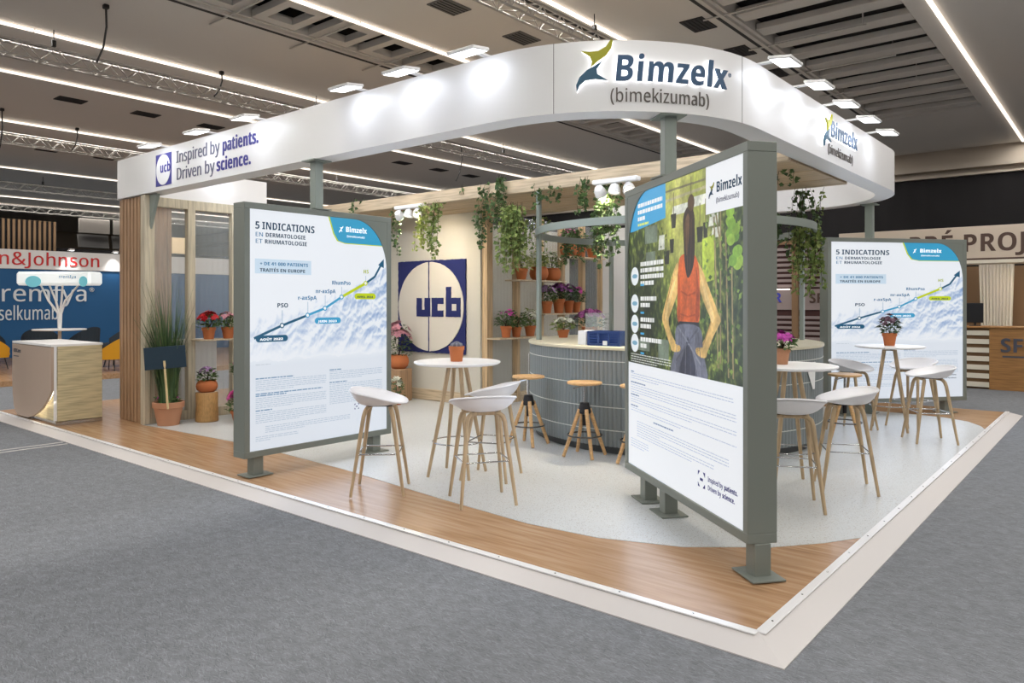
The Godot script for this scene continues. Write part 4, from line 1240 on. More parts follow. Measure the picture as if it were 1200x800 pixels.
const BAR := Vector3(-4.22, 0.04, -8.02)
func counter_bar() -> void:
	var t := thing("round_bar_counter", "large round bar counter with grey ribbed front and beige top", "counter", BAR)
	var R := 1.68
	var mb := MB.new()
	var p := PackedVector2Array()
	var n := 216 * 6
	for k in n + 1:
		var a := -TAU * k / n
		var q := 1.0 if k % 6 >= 4 else 0.0
		p.append(Vector2(cos(a), sin(a)) * (R - 0.012 * q))
	mb.wall(p, 0.08, 1.05, true)
	_fix_outward(mb)
	part(mb, "ribbed_front", M.rib_grey, t)
	mb = MB.new()
	mb.lathe([Vector2(R - 0.07, 0.0), Vector2(R - 0.07, 0.09)], 96); part(mb, "plinth", M.plinth_dark, t)
	for y: float in [0.24, 0.47, 0.7, 0.93]:
		mb = MB.new(); mb.lathe([Vector2(R - 0.01, y), Vector2(R + 0.003, y), Vector2(R + 0.003, y + 0.008), Vector2(R - 0.01, y + 0.008)], 120); part(mb, "joint_band", M.rib_line, t)
	mb = MB.new()
	mb.lathe([Vector2(1.1, 1.05), Vector2(R + 0.012, 1.05), Vector2(R + 0.014, 1.056), Vector2(R + 0.014, 1.074), Vector2(R + 0.01, 1.08), Vector2(1.1, 1.08), Vector2(1.1, 1.05)], 120)
	part(mb, "worktop", M.counter_top, t)
	mb = MB.new()
	mb.lathe([Vector2(1.14, 1.05), Vector2(1.14, 0.0)], 80); part(mb, "inner_wall", M.rib_grey, t)
	# overhead ring on posts
	var rg := thing("overhead_ring", "slim grey-green metal ring on posts standing on the round counter", "ring frame", Vector3(BAR.x, 1.12, BAR.z))
	mb = MB.new()
	mb.lathe([Vector2(1.595, 1.24), Vector2(1.62, 1.24), Vector2(1.62, 1.32), Vector2(1.595, 1.32), Vector2(1.595, 1.24)], 120)
	part(mb, "hoop", M.steel_green, rg)
	for q in [[-5.555, -6.96, 2.9], [-5.6, -8.86, 2.4], [-2.98, -9.05, 2.9], [-3.6, -6.53, 2.4]]:
		mb = MB.new()
		var c := Vector3(q[0] - BAR.x, (q[2] - 1.12) / 2, q[1] - BAR.z)
		var k := 1.57 / Vector2(c.x, c.z).length()
		mb.box(Vector3(c.x * k, c.y, c.z * k), Vector3(0.05, q[2] - 1.12, 0.05), Basis.IDENTITY, 0.004)
		part(mb, "post", M.steel_green, rg)
	# things on the counter
	var cr := thing("blue_crate", "dark blue plastic crate on the counter beside the woman poster", "crate", Vector3(-4.2, 1.12, -6.62), 0.12)
	mb = MB.new()
	mb.box(Vector3(0, 0.075, -0.12), Vector3(0.36, 0.15, 0.012)); mb.box(Vector3(0, 0.006, 0), Vector3(0.36, 0.012, 0.24))
	for x: float in [-0.18, 0.18]: mb.box(Vector3(x, 0.075, 0), Vector3(0.012, 0.15, 0.25))
	part(mb, "shell", M.crate_blue, cr)
	mb = MB.new()
	for y: float in [0.012, 0.14]: mb.box(Vector3(0, y, 0.12), Vector3(0.36, 0.024, 0.014))
	for x: float in [-0.17, -0.06, 0.06, 0.17]: mb.box(Vector3(x, 0.075, 0.12), Vector3(0.02, 0.14, 0.014))
	for y: float in [0.05, 0.075, 0.1]: mb.box(Vector3(0, y, 0.121), Vector3(0.34, 0.008, 0.01))
	part(mb, "front_grid", M.crate_blue, cr)
	mb = MB.new(); mb.box(Vector3(0.02, 0.03, 0.13), Vector3(0.05, 0.045, 0.003)); part(mb, "white_tag", M.white_paint, cr)
	mb = MB.new(); mb.box(Vector3(-4.48, 1.195, -6.62), Vector3(0.1, 0.15, 0.2), Basis(Vector3.UP, 0.12), 0.004)
	var wb := part(mb, "white_carton", M.white_paint); tag(wb, "small white carton against the left side of the blue crate", "carton")
	var vs := thing("glass_display_case", "small clear glass box standing on the counter behind the blue crate", "glass box", Vector3(-4.62, 1.12, -7.05), 0.3)
	mb = MB.new(); mb.box(Vector3(0, 0.17, 0), Vector3(0.22, 0.32, 0.2)); part(mb, "glass_walls", M.glass, vs)
	mb = MB.new(); mb.box(Vector3(0, 0.005, 0), Vector3(0.23, 0.01, 0.21)); part(mb, "base", M.white_paint, vs)
	# triangular white notices hanging on the ribbed front
	for q in [[618.0, 228.5, "white triangular notice hanging on the left end of the ribbed counter"], [947.0, 6.0, "white triangular notice hanging on the right end of the ribbed counter"]]:
		var a := deg_to_rad(q[1])
		var o := Vector3(cos(a), 0, sin(a)) if q[1] > 90 else Vector3(cos(-a), 0, sin(a) * -1.0)
		if q[1] > 90: o = Vector3(-0.80, 0, 0.60)
		else: o = Vector3(0.995, 0, 0.1)
		var tn := thing("paper_notice", q[2], "notice", BAR + o.normalized() * 1.69 + Vector3(0, 0.75, 0), atan2(o.x, o.z), "notices on the counter front")
		mb = MB.new(); mb.extrude(PackedVector2Array([Vector2(-0.12, 0.16), Vector2(0.12, 0.16), Vector2(0.1, -0.12), Vector2(0.06, -0.12)]), 0.0, 0.004); part(mb, "sheet", M.white_paint, tn)
		if q[1] > 90:
			mb = MB.new(); mb.box(Vector3(0.0, -0.24, 0.012), Vector3(0.1, 0.16, 0.024), Basis.IDENTITY, 0.004); part(mb, "socket_plate", M.white_paint, tn)
			mb = MB.new()
			for y: float in [-0.21, -0.27]: mb.lathe([Vector2(0.018, 0.0), Vector2(0.018, 0.003), Vector2(0.0, 0.003)], 12, Transform3D(Basis(Vector3.RIGHT, PI / 2), Vector3(0, y, 0.024)))
			part(mb, "socket_hole", M.black_metal, tn)

func _fix_outward(mb: MB) -> void: # a closed round skin about the origin: normals and faces look outwards
	for i in mb.n.size():
		var o := Vector3(mb.v[i].x, 0, mb.v[i].z)
		if mb.n[i].dot(o) < 0: mb.n[i] = -mb.n[i]
	for i in range(0, mb.ix.size(), 3):
		var a := mb.v[mb.ix[i]]; var b := mb.v[mb.ix[i + 1]]; var c := mb.v[mb.ix[i + 2]]
		if (c - a).cross(b - a).dot(Vector3(a.x, 0, a.z)) < 0:
			var w := mb.ix[i + 1]; mb.ix[i + 1] = mb.ix[i + 2]; mb.ix[i + 2] = w

func desk_and_column() -> void:
	# reception desk: oak box, white curved front slab, lit slot
	var t := thing("reception_desk", "taupe, white and oak reception desk with a glowing curved slot at its foot", "desk", Vector3(-10.92, STAGE, -3.69))
	var w := 1.42
	var d := 0.6
	var h := 0.98
	var mb := MB.new()
	mb.box(Vector3(0.01, h / 2 + 0.02, -0.03), Vector3(w - 0.02, h - 0.04, d - 0.08), Basis.IDENTITY, 0.003)
	part(mb, "oak_body", M.desk_oak, t)
	mb = MB.new(); mb.box(Vector3(0.01, 0.025, -0.02), Vector3(w - 0.02, 0.05, d - 0.06)); part(mb, "plinth", M.chrome, t)
	mb = MB.new(); mb.box(Vector3(0, h + 0.012, 0), Vector3(w, 0.03, d), Basis.IDENTITY, 0.003); part(mb, "worktop", M.white_paint, t)
	mb = MB.new()
	var p := PackedVector2Array()
	for q in [[-0.71, 0.97], [-0.71, 0.42], [-0.69, 0.28], [-0.65, 0.14], [-0.58, 0.06], [-0.48, 0.03], [-0.12, 0.03], [0.06, 0.065], [0.24, 0.125], [0.40, 0.2], [0.55, 0.295], [0.66, 0.39], [0.71, 0.45], [0.71, 0.97]]: p.append(Vector2(q[0], q[1]))
	mb.extrude(p, d / 2 - 0.03, d / 2, Transform3D.IDENTITY, true)
	part(mb, "taupe_front", M.desk_taupe, t)
	mb = MB.new()
	var cv := PackedVector3Array()
	for q in [[-0.1, 0.04], [0.06, 0.075], [0.24, 0.135], [0.40, 0.21], [0.55, 0.305], [0.66, 0.395], [0.70, 0.45]]: cv.append(Vector3(q[0], q[1] + 0.02, d / 2 - 0.04))
	mb.tube(cv, PackedFloat32Array([0.009]), 6)
	part(mb, "led_light_line", M.desk_led, t)
	for q in [Vector3(0.1, 0.1, d / 2 - 0.03), Vector3(0.5, 0.26, d / 2 - 0.03)]:
		area(q, Vector2(0.5, 0.03), Vector3(0.2, -1, 0.1), 0.03, rgb(255, 244, 222), "slot_light", t)
	mb = MB.new(); mb.box(Vector3(w / 2 - 0.004, 0.52, d / 2 - 0.045), Vector3(0.02, 0.92, 0.03)); part(mb, "white_edge", M.fascia_white, t)
	lettering("UCBCares", 0.05, M.sf_grey, "print", t, facing(Vector3(-0.66, 0.86, d / 2 + 0.001), Vector3.BACK), true, 0.002, 0.28)
	mb = MB.new(); mb.box(Vector3(-0.56, 0.81, d / 2 + 0.001), Vector3(0.2, 0.012, 0.002)); part(mb, "small_print", M.sf_grey, t)
	# slatted column under the left end of the fascia
	var c := thing("slatted_column", "rounded timber-slat column carrying the left end of the fascia", "column", Vector3(0, STAGE, 0))
	mb = MB.new()
	var q0 := fascia_path(0.12)
	var back := PackedVector2Array()
	back.append(Vector2(-10.38, -4.9))
	for k in range(1, 10): back.append(q0[k])
	back.append(Vector2(-9.56, -4.29))
	mb.wall(back, 0.0, 2.87)
	part(mb, "backing", M.slat_wood, c)
	var spots := []
	var pl := fascia_path(0.06)
	var line := PackedVector2Array()
	line.append(Vector2(-10.44, -4.95))
	for k in range(1, 10): line.append(pl[k])
	line.append(Vector2(-9.5, -4.23))
	var want := 0.0
	var run := 0.0
	for k in line.size() - 1:
		var a := line[k]
		var b := line[k + 1]
		var len := a.distance_to(b)
		while want <= run + len:
			spots.append([a.lerp(b, (want - run) / len), (b - a).angle()])
			want += 0.098
		run += len
	mb = MB.new(); mb.box(Vector3(0, 1.435, 0), Vector3(0.06, 2.87, 0.06), Basis.IDENTITY, 0.004)
	var slat := mb.mesh()
	for s in spots:
		var o := meshpart(slat, "slat", M.slat_wood, c)
		o.position = Vector3(s[0].x, 0, s[0].y); o.rotation.y = -s[1]
	mb = MB.new(); mb.box(Vector3(-9.475, 1.44, -4.205), Vector3(0.1, 2.86, 0.07), Basis.IDENTITY, 0.004); part(mb, "corner_board", M.grey_wood, c)
	mb = MB.new(); mb.extrude(PackedVector2Array([Vector2(0, 0), Vector2(0.22, 0), Vector2(0, -0.42)]), -0.02, 0.02, facing(Vector3(-9.44, 2.87, -4.25), Vector3(0, 0, 1))); part(mb, "bracket", M.steel_green, c)

# ---------------------------------------------------------------- furniture
func shell_stool(label: String, at: Vector3, turn: float) -> Node3D: # front looks along -Z
	var t := thing("shell_bar_stool", label, "bar stool", at, turn, "white shell bar stools")
	var mb := MB.new()
	var nr := 9
	var na := 36
	var surf := func(u: float, th: float, low: float) -> Vector3:
		var s := sin(th) # +1 back, -1 front
		var cx := cos(th)
		var sq := pow(pow(absf(cx), 2.5) + pow(absf(s), 2.5), -1.0 / 2.5)
		var rim := 0.082 + 0.046 * s
		var y := 0.715 + rim * pow(u, 3.6 + 1.2 * s) - 0.022 * pow(u, 10.0) * maxf(0.0, -s)
		return Vector3(cx * sq * 0.252 * u, y - low, s * sq * 0.228 * u + 0.012)
	for side in 2:
		var low := 0.0 if side == 0 else 0.014
		var grid := []
		for i in nr + 1:
			var row := []
			var u := float(i) / nr * (1.0 if side == 0 else 0.988)
			for j in na:
				var th := TAU * j / na
				var e := 0.01
				var p: Vector3 = surf.call(u, th, low)
				var uu := maxf(u, 0.05)
				var du: Vector3 = surf.call(uu + e, th, low) - surf.call(uu - e, th, low)
				var dv: Vector3 = surf.call(uu, th + e, low) - surf.call(uu, th - e, low)
				var nn := dv.cross(du).normalized()
				if nn.y < 0: nn = -nn
				row.append(mb.put(p, nn if side == 0 else -nn))
			grid.append(row)
		for i in nr:
			for j in na:
				var k := (j + 1) % na
				if side == 0: mb.face(grid[i][j], grid[i + 1][k], grid[i + 1][j]); mb.face(grid[i][j], grid[i][k], grid[i + 1][k])
				else: mb.face(grid[i][j], grid[i + 1][j], grid[i + 1][k]); mb.face(grid[i][j], grid[i + 1][k], grid[i][k])
	var rimp := PackedVector3Array()
	for j in na: rimp.append((surf.call(1.0, TAU * j / na, 0.0) + surf.call(0.988, TAU * j / na, 0.014)) / 2)
	mb.tube(rimp, PackedFloat32Array([0.0085]), 6, true)
	part(mb, "seat_shell", M.shell_white, t)
	for sx: float in [-1.0, 1.0]:
		for sz: float in [-1.0, 1.0]:
			mb = MB.new()
			var p := PackedVector3Array([Vector3(0.0 if sz < 0 else 0.0, 0.692, 0.085 * sz), Vector3(0.07 * sx, 0.692, 0.088 * sz), Vector3(0.112 * sx, 0.686, 0.094 * sz), Vector3(0.136 * sx, 0.665, 0.104 * sz), Vector3(0.147 * sx, 0.625, 0.115 * sz), Vector3(0.172 * sx, 0.38, 0.152 * sz), Vector3(0.213 * sx, 0.006, 0.207 * sz)])
			mb.tube(p, PackedFloat32Array([0.0165, 0.0165, 0.0175, 0.0185, 0.018, 0.016, 0.0125]), 8)
			part(mb, "leg", M.stool_oak, t)
	mb = MB.new()
	var f := 0.333
	var fx := 0.182
	var fz := 0.16
	for q in [[Vector3(-fx, f, -fz), Vector3(fx, f, -fz)], [Vector3(-fx, f, fz), Vector3(fx, f, fz)], [Vector3(-fx, f, -fz), Vector3(-fx, f, fz)], [Vector3(fx, f, -fz), Vector3(fx, f, fz)]]: mb.rod(q[0], q[1], 0.006)
	part(mb, "foot_rail", M.chrome, t)
	mb = MB.new(); mb.box(Vector3(0, 0.705, 0), Vector3(0.2, 0.012, 0.2), Basis.IDENTITY, 0.003); part(mb, "seat_plate", M.black_metal, t)
	return t

func bar_table(label: String, at: Vector3, turn: float) -> Node3D:
	var t := thing("round_bar_table", label, "bar table", at, turn, "round white bar tables")
	var mb := MB.new()
	mb.lathe([Vector2(0.0, 0.983), Vector2(0.36, 0.983), Vector2(0.382, 0.995), Vector2(0.385, 1.003), Vector2(0.382, 1.008), Vector2(0.376, 1.01), Vector2(0.0, 1.01)], 56)
	part(mb, "tabletop", M.table_white, t)
	for k in 4:
		var a := PI / 4 + PI / 2 * k
		var d := Vector3(cos(a), 0, sin(a))
		mb = MB.new()
		mb.tube(PackedVector3Array([d * 0.075 + Vector3.UP * 0.985, d * 0.17 + Vector3.UP * 0.5, d * 0.275 + Vector3.UP * 0.006]), PackedFloat32Array([0.021, 0.019, 0.014]), 8)
		part(mb, "leg", M.stool_oak, t)
	mb = MB.new()
	var ring := PackedVector3Array()
	for k in 28: ring.append(Vector3(cos(TAU * k / 28) * 0.218, 0.3, sin(TAU * k / 28) * 0.218))
	mb.tube(ring, PackedFloat32Array([0.006]), 6, true)
	part(mb, "foot_ring", M.chrome, t)
	mb = MB.new(); mb.lathe([Vector2(0.0, 0.95), Vector2(0.05, 0.95), Vector2(0.05, 0.983)], 14); part(mb, "top_bracket", M.chrome, t)
	return t

func screw_stool(label: String, at: Vector3, turn: float) -> Node3D:
	var t := thing("wooden_screw_stool", label, "bar stool", at, turn, "round wooden screw stools at the counter")
	var mb := MB.new()
	mb.lathe([Vector2(0.0, 0.715), Vector2(0.15, 0.715), Vector2(0.172, 0.722), Vector2(0.176, 0.733), Vector2(0.17, 0.743), Vector2(0.1, 0.74), Vector2(0.0, 0.737)], 32)
	part(mb, "seat", M.seat_birch, t)
	mb = MB.new(); mb.rod(Vector3(0, 0.52, 0), Vector3(0, 0.716, 0), 0.012); mb.box(Vector3(-0.05, 0.69, 0.03), Vector3(0.12, 0.012, 0.02), Basis(Vector3.BACK, 0.3)); part(mb, "stem_and_lever", M.chrome, t)
	mb = MB.new(); mb.lathe([Vector2(0.0, 0.31), Vector2(0.022, 0.31), Vector2(0.024, 0.42), Vector2(0.062, 0.43), Vector2(0.066, 0.45), Vector2(0.044, 0.535), Vector2(0.0, 0.538)], 16); part(mb, "hub", M.black_metal, t)
	for k in 4:
		var a := PI / 4 + PI / 2 * k
		var d := Vector3(cos(a), 0, sin(a))
		mb = MB.new()
		mb.tube(PackedVector3Array([d * 0.052 + Vector3.UP * 0.47, d * 0.22 + Vector3.UP * 0.009]), PackedFloat32Array([0.021, 0.018]), 8)
		part(mb, "leg", M.seat_birch, t)
	mb = MB.new()
	var ring := PackedVector3Array()
	for k in 28: ring.append(Vector3(cos(TAU * k / 28) * 0.172, 0.215, sin(TAU * k / 28) * 0.172))
	mb.tube(ring, PackedFloat32Array([0.008]), 6, true)
	part(mb, "foot_ring", M.dark_steel, t)
	return t

func furniture() -> void:
	var t1 := Vector3(-4.6, STAGE, -4.76)
	var t3 := Vector3(-2.2, STAGE, -6.27)
	var t2 := Vector3(-2.22, STAGE, -9.73)
	var face := func(a: Vector3, b: Vector3) -> float: return atan2(a.x - b.x, a.z - b.z) # turn that points -Z from a to b
	var tb := bar_table("round white bar table with a cactus pot, among the stools near the left light box", t1, 0.35)
	copy(tb, t3, 0.7, "round white bar table with a bright pink flower pot, beside the woman poster")
	copy(tb, t2, 0.2, "round white bar table with a dark flower pot before the far light box")
	var s := shell_stool("white shell bar stool in front of the left light box's lower corner", Vector3(-4.68, STAGE, -3.95), atan2(-0.74, 0.67))
	var p := Vector3(-3.84, STAGE, -4.25)
	copy(s, p, face.call(p, t1), "white shell bar stool nearest the viewer at the cactus table, standing partly on oak")
	p = Vector3(-4.3, STAGE, -4.88)
	copy(s, p, face.call(p, t1), "white shell bar stool directly behind the nearest one at the cactus table")
	p = Vector3(-1.97, STAGE, -5.62)
	copy(s, p, face.call(p, t3) + 0.15, "white shell bar stool half hidden by the right edge of the woman poster")
	p = Vector3(-1.8, STAGE, -6.43)
	copy(s, p, PI / 2 + 0.45, "white shell bar stool right of the pink flower table, nearest the stand's right edge")
	p = Vector3(-1.70, STAGE, -9.2)
	copy(s, p, PI / 2 + 0.55, "white shell bar stool in front of the far right light box, nearest the viewer")
	p = Vector3(-2.05, STAGE, -10.12)
	copy(s, p, face.call(p, t2), "white shell bar stool behind the far table, against the far right light box")
	p = Vector3(-2.56, STAGE, -9.42)
	copy(s, p, -PI / 2 - 0.2, "white shell bar stool left of the far table, beside the wooden stool")
	p = Vector3(-7.42, STAGE, -4.62)
	copy(s, p, 0.4, "white shell bar stool mostly hidden behind the left light box")
	var w := screw_stool("round wooden screw stool at the left end of the ribbed counter", Vector3(-4.97, STAGE, -6.24), 0.1)
	copy(w, Vector3(-4.17, STAGE, -6.13), 0.15, "round wooden screw stool in the middle of the counter front")
	copy(w, Vector3(-3.6, STAGE, -6.2), 0.2, "round wooden screw stool almost hidden behind the woman poster's left edge")
	copy(w, Vector3(-2.42, STAGE, -8.63), 0.3, "round wooden screw stool at the right end of the ribbed counter")

# ---------------------------------------------------------------- plants
func green(k: int) -> Color: # base colours of leaves, linear
	var g := rng.randf()
	match k:
		0: return Color(0.035, 0.075, 0.022).lerp(Color(0.09, 0.16, 0.045), g)   # dark ivy
		1: return Color(0.10, 0.17, 0.035).lerp(Color(0.26, 0.32, 0.09), g)      # light ivy
		2: return Color(0.05, 0.11, 0.035).lerp(Color(0.12, 0.2, 0.06), g)       # pot leaves
		3: return Color(0.22, 0.3, 0.06).lerp(Color(0.42, 0.45, 0.14), g)        # yellow green
		_: return Color(0.03, 0.07, 0.025).lerp(Color(0.07, 0.13, 0.05), g)

func rdir() -> Vector3:
	return Vector3(rng.randf_range(-1, 1), rng.randf_range(-0.6, 0.6), rng.randf_range(-1, 1)).normalized()

func ivy(label: String, at: Vector3, strands: int, length: float, spread: float, tone: int, up := 0.0) -> Node3D:
	var t := thing("hanging_ivy", label, "ivy", at, 0, "hanging ivy")
	var stems := MB.new()
	var lv := MB.new()
	lv.tinted = true
	for s in strands:
		var p := Vector3(rng.randf_range(-spread, spread), rng.randf_range(0, up), rng.randf_range(-0.06, 0.1))
		var len := length * rng.randf_range(0.55, 1.0)
		var n := int(len / 0.045)
		var out := Vector3(rng.randf_range(-0.5, 0.5), 0, rng.randf_range(-0.2, 0.6))
		var pts := PackedVector3Array([p])
		for i in n:
			var q := float(i) / maxf(n, 1)
			p += (Vector3.DOWN + out * (0.9 - q) * 0.7 + Vector3(rng.randf_range(-0.2, 0.2), 0, rng.randf_range(-0.2, 0.2))).normalized() * 0.045
			pts.append(p)
			for j in 2:
				var d := (rdir() + Vector3.DOWN * 0.5).normalized()
				var sd := d.cross(rdir()).normalized()
				lv.col = green(tone)
				var sz := rng.randf_range(0.042, 0.072)
				lv.leaf(p + d * 0.01, d, sd, sz, sz * 0.85)
		if pts.size() > 1: stems.tube(pts, PackedFloat32Array([0.0022]), 4)
	part(stems, "stems", M.soil, t)
	var o := part(lv, "leaves", M.leaf, t)
	o.set_meta("kind", "stuff")
	return t

func bloom(mb: MB, at: Vector3, out: Vector3, r: float, col: Color, petals := 6) -> void:
	var x := out.cross(Vector3(0.3, 0.2, 1)).normalized()
	var y := out.cross(x)
	for k in petals:
		var a := TAU * k / petals + rng.randf() * 0.3
		var d := (x * cos(a) + y * sin(a) + out * 0.5).normalized()
		mb.col = col * rng.randf_range(0.75, 1.15)
		mb.leaf(at, d, d.cross(out).normalized(), r, r * 0.75, 0.15)

func pot_shape(kind: int, r: float, h: float) -> Array: # outline of the outside, then the inside down to the soil
	if kind == 1: # squat rounded bowl
		return [Vector2(0, 0), Vector2(r * 0.62, 0), Vector2(r * 0.9, h * 0.22), Vector2(r, h * 0.5), Vector2(r * 0.93, h * 0.8), Vector2(r * 0.8, h * 0.93), Vector2(r * 0.84, h), Vector2(r * 0.74, h), Vector2(r * 0.72, h * 0.86)]
	return [Vector2(0, 0), Vector2(r * 0.68, 0), Vector2(r * 0.9, h * 0.74), Vector2(r, h * 0.76), Vector2(r * 1.02, h * 0.985), Vector2(r, h), Vector2(r * 0.9, h), Vector2(r * 0.87, h * 0.88)]

func potted(called: String, label: String, at: Vector3, kind: int, r: float, h: float, bush: Vector2, tone: int, leaves: int, flower: Color, blooms: int, br := 0.03, pale := false, leaf_size := 0.06, group := "flower pots of the stand") -> Node3D: # bush: radius, height
	var t := thing(called, label, "potted plant", at, 0.0 if called == "grass_pot" else rng.randf() * TAU, group)
	var mb := MB.new()
	mb.lathe(pot_shape(kind, r, h), 22, Transform3D.IDENTITY, kind == 1)
	part(mb, "pot", M.terracotta_pale if pale else M.terracotta, t)
	mb = MB.new(); mb.lathe([Vector2(r * 0.86 if kind == 0 else r * 0.72, h * 0.88), Vector2(0, h * 0.9)], 16); part(mb, "soil", M.soil, t)
	mb = MB.new(); mb.tinted = true
	for i in leaves:
		var a := rng.randf() * TAU
		var q := sqrt(rng.randf())
		var up := rng.randf()
		var p := Vector3(cos(a) * bush.x * q * 0.8, h * 0.92 + bush.y * up * (1.0 - 0.5 * q * q), sin(a) * bush.x * q * 0.8)
		var d := (Vector3(cos(a), rng.randf_range(-0.1, 0.9), sin(a)) + rdir() * 0.5).normalized()
		mb.col = green(tone)
		var s := leaf_size * rng.randf_range(0.7, 1.2)
		mb.leaf(p, d, d.cross(Vector3.UP + rdir() * 0.4).normalized(), s, s * 0.6)
	var lo := part(mb, "leaves", M.leaf, t)
	lo.set_meta("kind", "stuff")
	mb = MB.new()
	for i in 5: mb.rod(Vector3(0, h * 0.85, 0), Vector3(rng.randf_range(-0.5, 0.5) * bush.x, h + bush.y * 0.75, rng.randf_range(-0.5, 0.5) * bush.x), 0.004, 0.002, 5)
	part(mb, "stems", M.soil, t)
	if blooms > 0:
		mb = MB.new(); mb.tinted = true
		for i in blooms:
			var a := rng.randf() * TAU
			var q := sqrt(rng.randf())
			var p := Vector3(cos(a) * bush.x * q * 0.75, h * 0.95 + bush.y * (1.05 - 0.35 * q * q) - rng.randf() * bush.y * 0.2, sin(a) * bush.x * q * 0.75)
			var o := (Vector3(cos(a) * q, 0.9, sin(a) * q) + rdir() * 0.3).normalized()
			bloom(mb, p, o, br * rng.randf_range(0.8, 1.2), flower)
			bloom(mb, p + o * br * 0.2, o, br * 0.7, flower, 5)
		part(mb, "flowers", M.petal, t).set_meta("kind", "stuff")
	return t

const PINK := Color(0.62, 0.16, 0.36)
const MAGENTA := Color(0.55, 0.05, 0.33)
const PURPLE := Color(0.24, 0.05, 0.24)
const LILAC := Color(0.48, 0.30, 0.55)
const WHITE := Color(0.78, 0.78, 0.66)
const RED := Color(0.5, 0.008, 0.015)
const ROSE := Color(0.62, 0.28, 0.34)

func planting() -> void:
	var y := 1.08
	# left partition shelf
	potted("flower_pot", "terracotta pot of deep red flowers on the partition shelf", Vector3(-9.28, y, -4.93), 0, 0.088, 0.16, Vector2(0.16, 0.2), 2, 130, RED, 30, 0.05)
	potted("flower_pot", "terracotta pot of pale pink flowers on the shelf, right of the red one", Vector3(-9.28, y, -5.2), 0, 0.085, 0.16, Vector2(0.16, 0.2), 2, 130, ROSE, 26, 0.035)
	potted("flower_pot", "terracotta pot of grey-green leaves on the shelf, beside the light box edge", Vector3(-9.28, y, -5.46), 0, 0.08, 0.13, Vector2(0.13, 0.16), 2, 110, ROSE, 6, 0.03)
	# tall grass with a navy board
	var g := potted("grass_pot", "wide pale terracotta pot of tall grass with small pink flowers", Vector3(-9.24, STAGE, -4.38), 0, 0.185, 0.29, Vector2(0.15, 0.1), 2, 60, MAGENTA, 26, 0.04, true, 0.07)
	var mb := MB.new(); mb.tinted = true
	for i in 560:
		var a := rng.randf() * TAU
		var q := sqrt(rng.randf())
		var b := Vector3(cos(a) * 0.11 * q, 0.25, sin(a) * 0.11 * q)
		var len := rng.randf_range(0.55, 1.55)
		var lean := Vector3(cos(a), 0, sin(a)) * rng.randf_range(0.02, 0.2) + Vector3(rng.randf_range(-0.06, 0.1), 0, rng.randf_range(-0.02, 0.10))
		var sd := Vector3(-sin(a), 0, cos(a))
		mb.col = green(4) if i % 3 else green(2)
		if i % 4: len *= 0.75
		var prev := b
		for k in 4:
			var e := float(k + 1) / 4
			var nx := b + Vector3.UP * len * e + lean * len * e * e * 1.3
			nx.x = maxf(nx.x, -0.17)
			var w0 := 0.008 * (1.15 - float(k) / 4)
			var w1 := 0.008 * (1.15 - e)
			mb.quad(prev - sd * w0, prev + sd * w0, nx + sd * w1, nx - sd * w1)
			prev = nx
	var gr := part(mb, "grass_blades", M.grass, g)
	gr.set_meta("kind", "stuff")
	var bd := thing("navy_board", "blank dark navy board on a bamboo stake in the grass pot", "board", Vector3(-9.14, STAGE + 0.2, -4.27), 1.13)
	mb = MB.new(); mb.box(Vector3(0.02, 0.66, 0.17), Vector3(0.46, 0.27, 0.012), Basis(Vector3.BACK, 0.06), 0.003); part(mb, "panel", M.navy_sign, bd)
	mb = MB.new(); mb.rod(Vector3(0.05, 0.02, 0.04), Vector3(0.01, 0.62, 0.185), 0.014, 0.014, 8); part(mb, "stake", M.bamboo, bd)
	# log stump and pots by the partition
	var st := thing("log_stump", "upright pale log stump standing on the white floor as a plant stand", "stump", Vector3(-9.14, STAGE, -4.83))
	mb = MB.new()
	var prof := [Vector2(0, 0), Vector2(0.138, 0), Vector2(0.142, 0.02), Vector2(0.134, 0.2), Vector2(0.138, 0.36), Vector2(0.132, 0.375)]
	mb.lathe(prof, 18, Transform3D.IDENTITY, true); part(mb, "bark", M.log, st)
	mb = MB.new(); mb.lathe([Vector2(0.133, 0.374), Vector2(0, 0.376)], 18); part(mb, "cut_face", M.pine, st)
	potted("bowl_pot", "squat terracotta bowl with small lilac flowers on the log stump", Vector3(-9.14, STAGE + 0.376, -4.83), 1, 0.135, 0.145, Vector2(0.12, 0.18), 2, 110, LILAC, 26, 0.03)
	var st2: Node3D = copy(st, Vector3(-9.05, STAGE, -5.3), 1.0, "second log stump, hidden behind the magenta flowers near the light box")
	st2.scale = Vector3(0.9, 1.0, 0.9)
	potted("flower_pot", "terracotta pot of rose flowers with dark leaves beside the left light box edge", Vector3(-9.05, STAGE + 0.376, -5.3), 0, 0.12, 0.21, Vector2(0.2, 0.2), 0, 160, ROSE, 30, 0.045)
	potted("flower_pot", "floor pot of magenta flowers below the rose ones, beside the light box edge", Vector3(-8.75, STAGE, -5.08), 0, 0.13, 0.15, Vector2(0.2, 0.28), 2, 150, Color(0.62, 0.08, 0.32), 60, 0.05)
	# lilies by the feature wall
	var ls := thing("log_block", "brown wooden block holding the lily pot beside the wall hanging", "stand", Vector3(-8.72, STAGE, -7.72), 0.2)
	mb = MB.new(); mb.box(Vector3(0, 0.25, 0), Vector3(0.3, 0.5, 0.3), Basis.IDENTITY, 0.012); part(mb, "block", M.slat_wood, ls)
	potted("lily_pot", "terracotta pot of pink lilies left of the navy wall hanging", Vector3(-8.72, STAGE + 0.5, -7.72), 1, 0.16, 0.21, Vector2(0.24, 0.5), 0, 220, ROSE, 34, 0.075)
	potted("flower_pot", "low pot of white flowers at the foot of the lily stand", Vector3(-8.42, STAGE, -7.42), 0, 0.09, 0.12, Vector2(0.12, 0.3), 2, 90, WHITE, 7, 0.06)
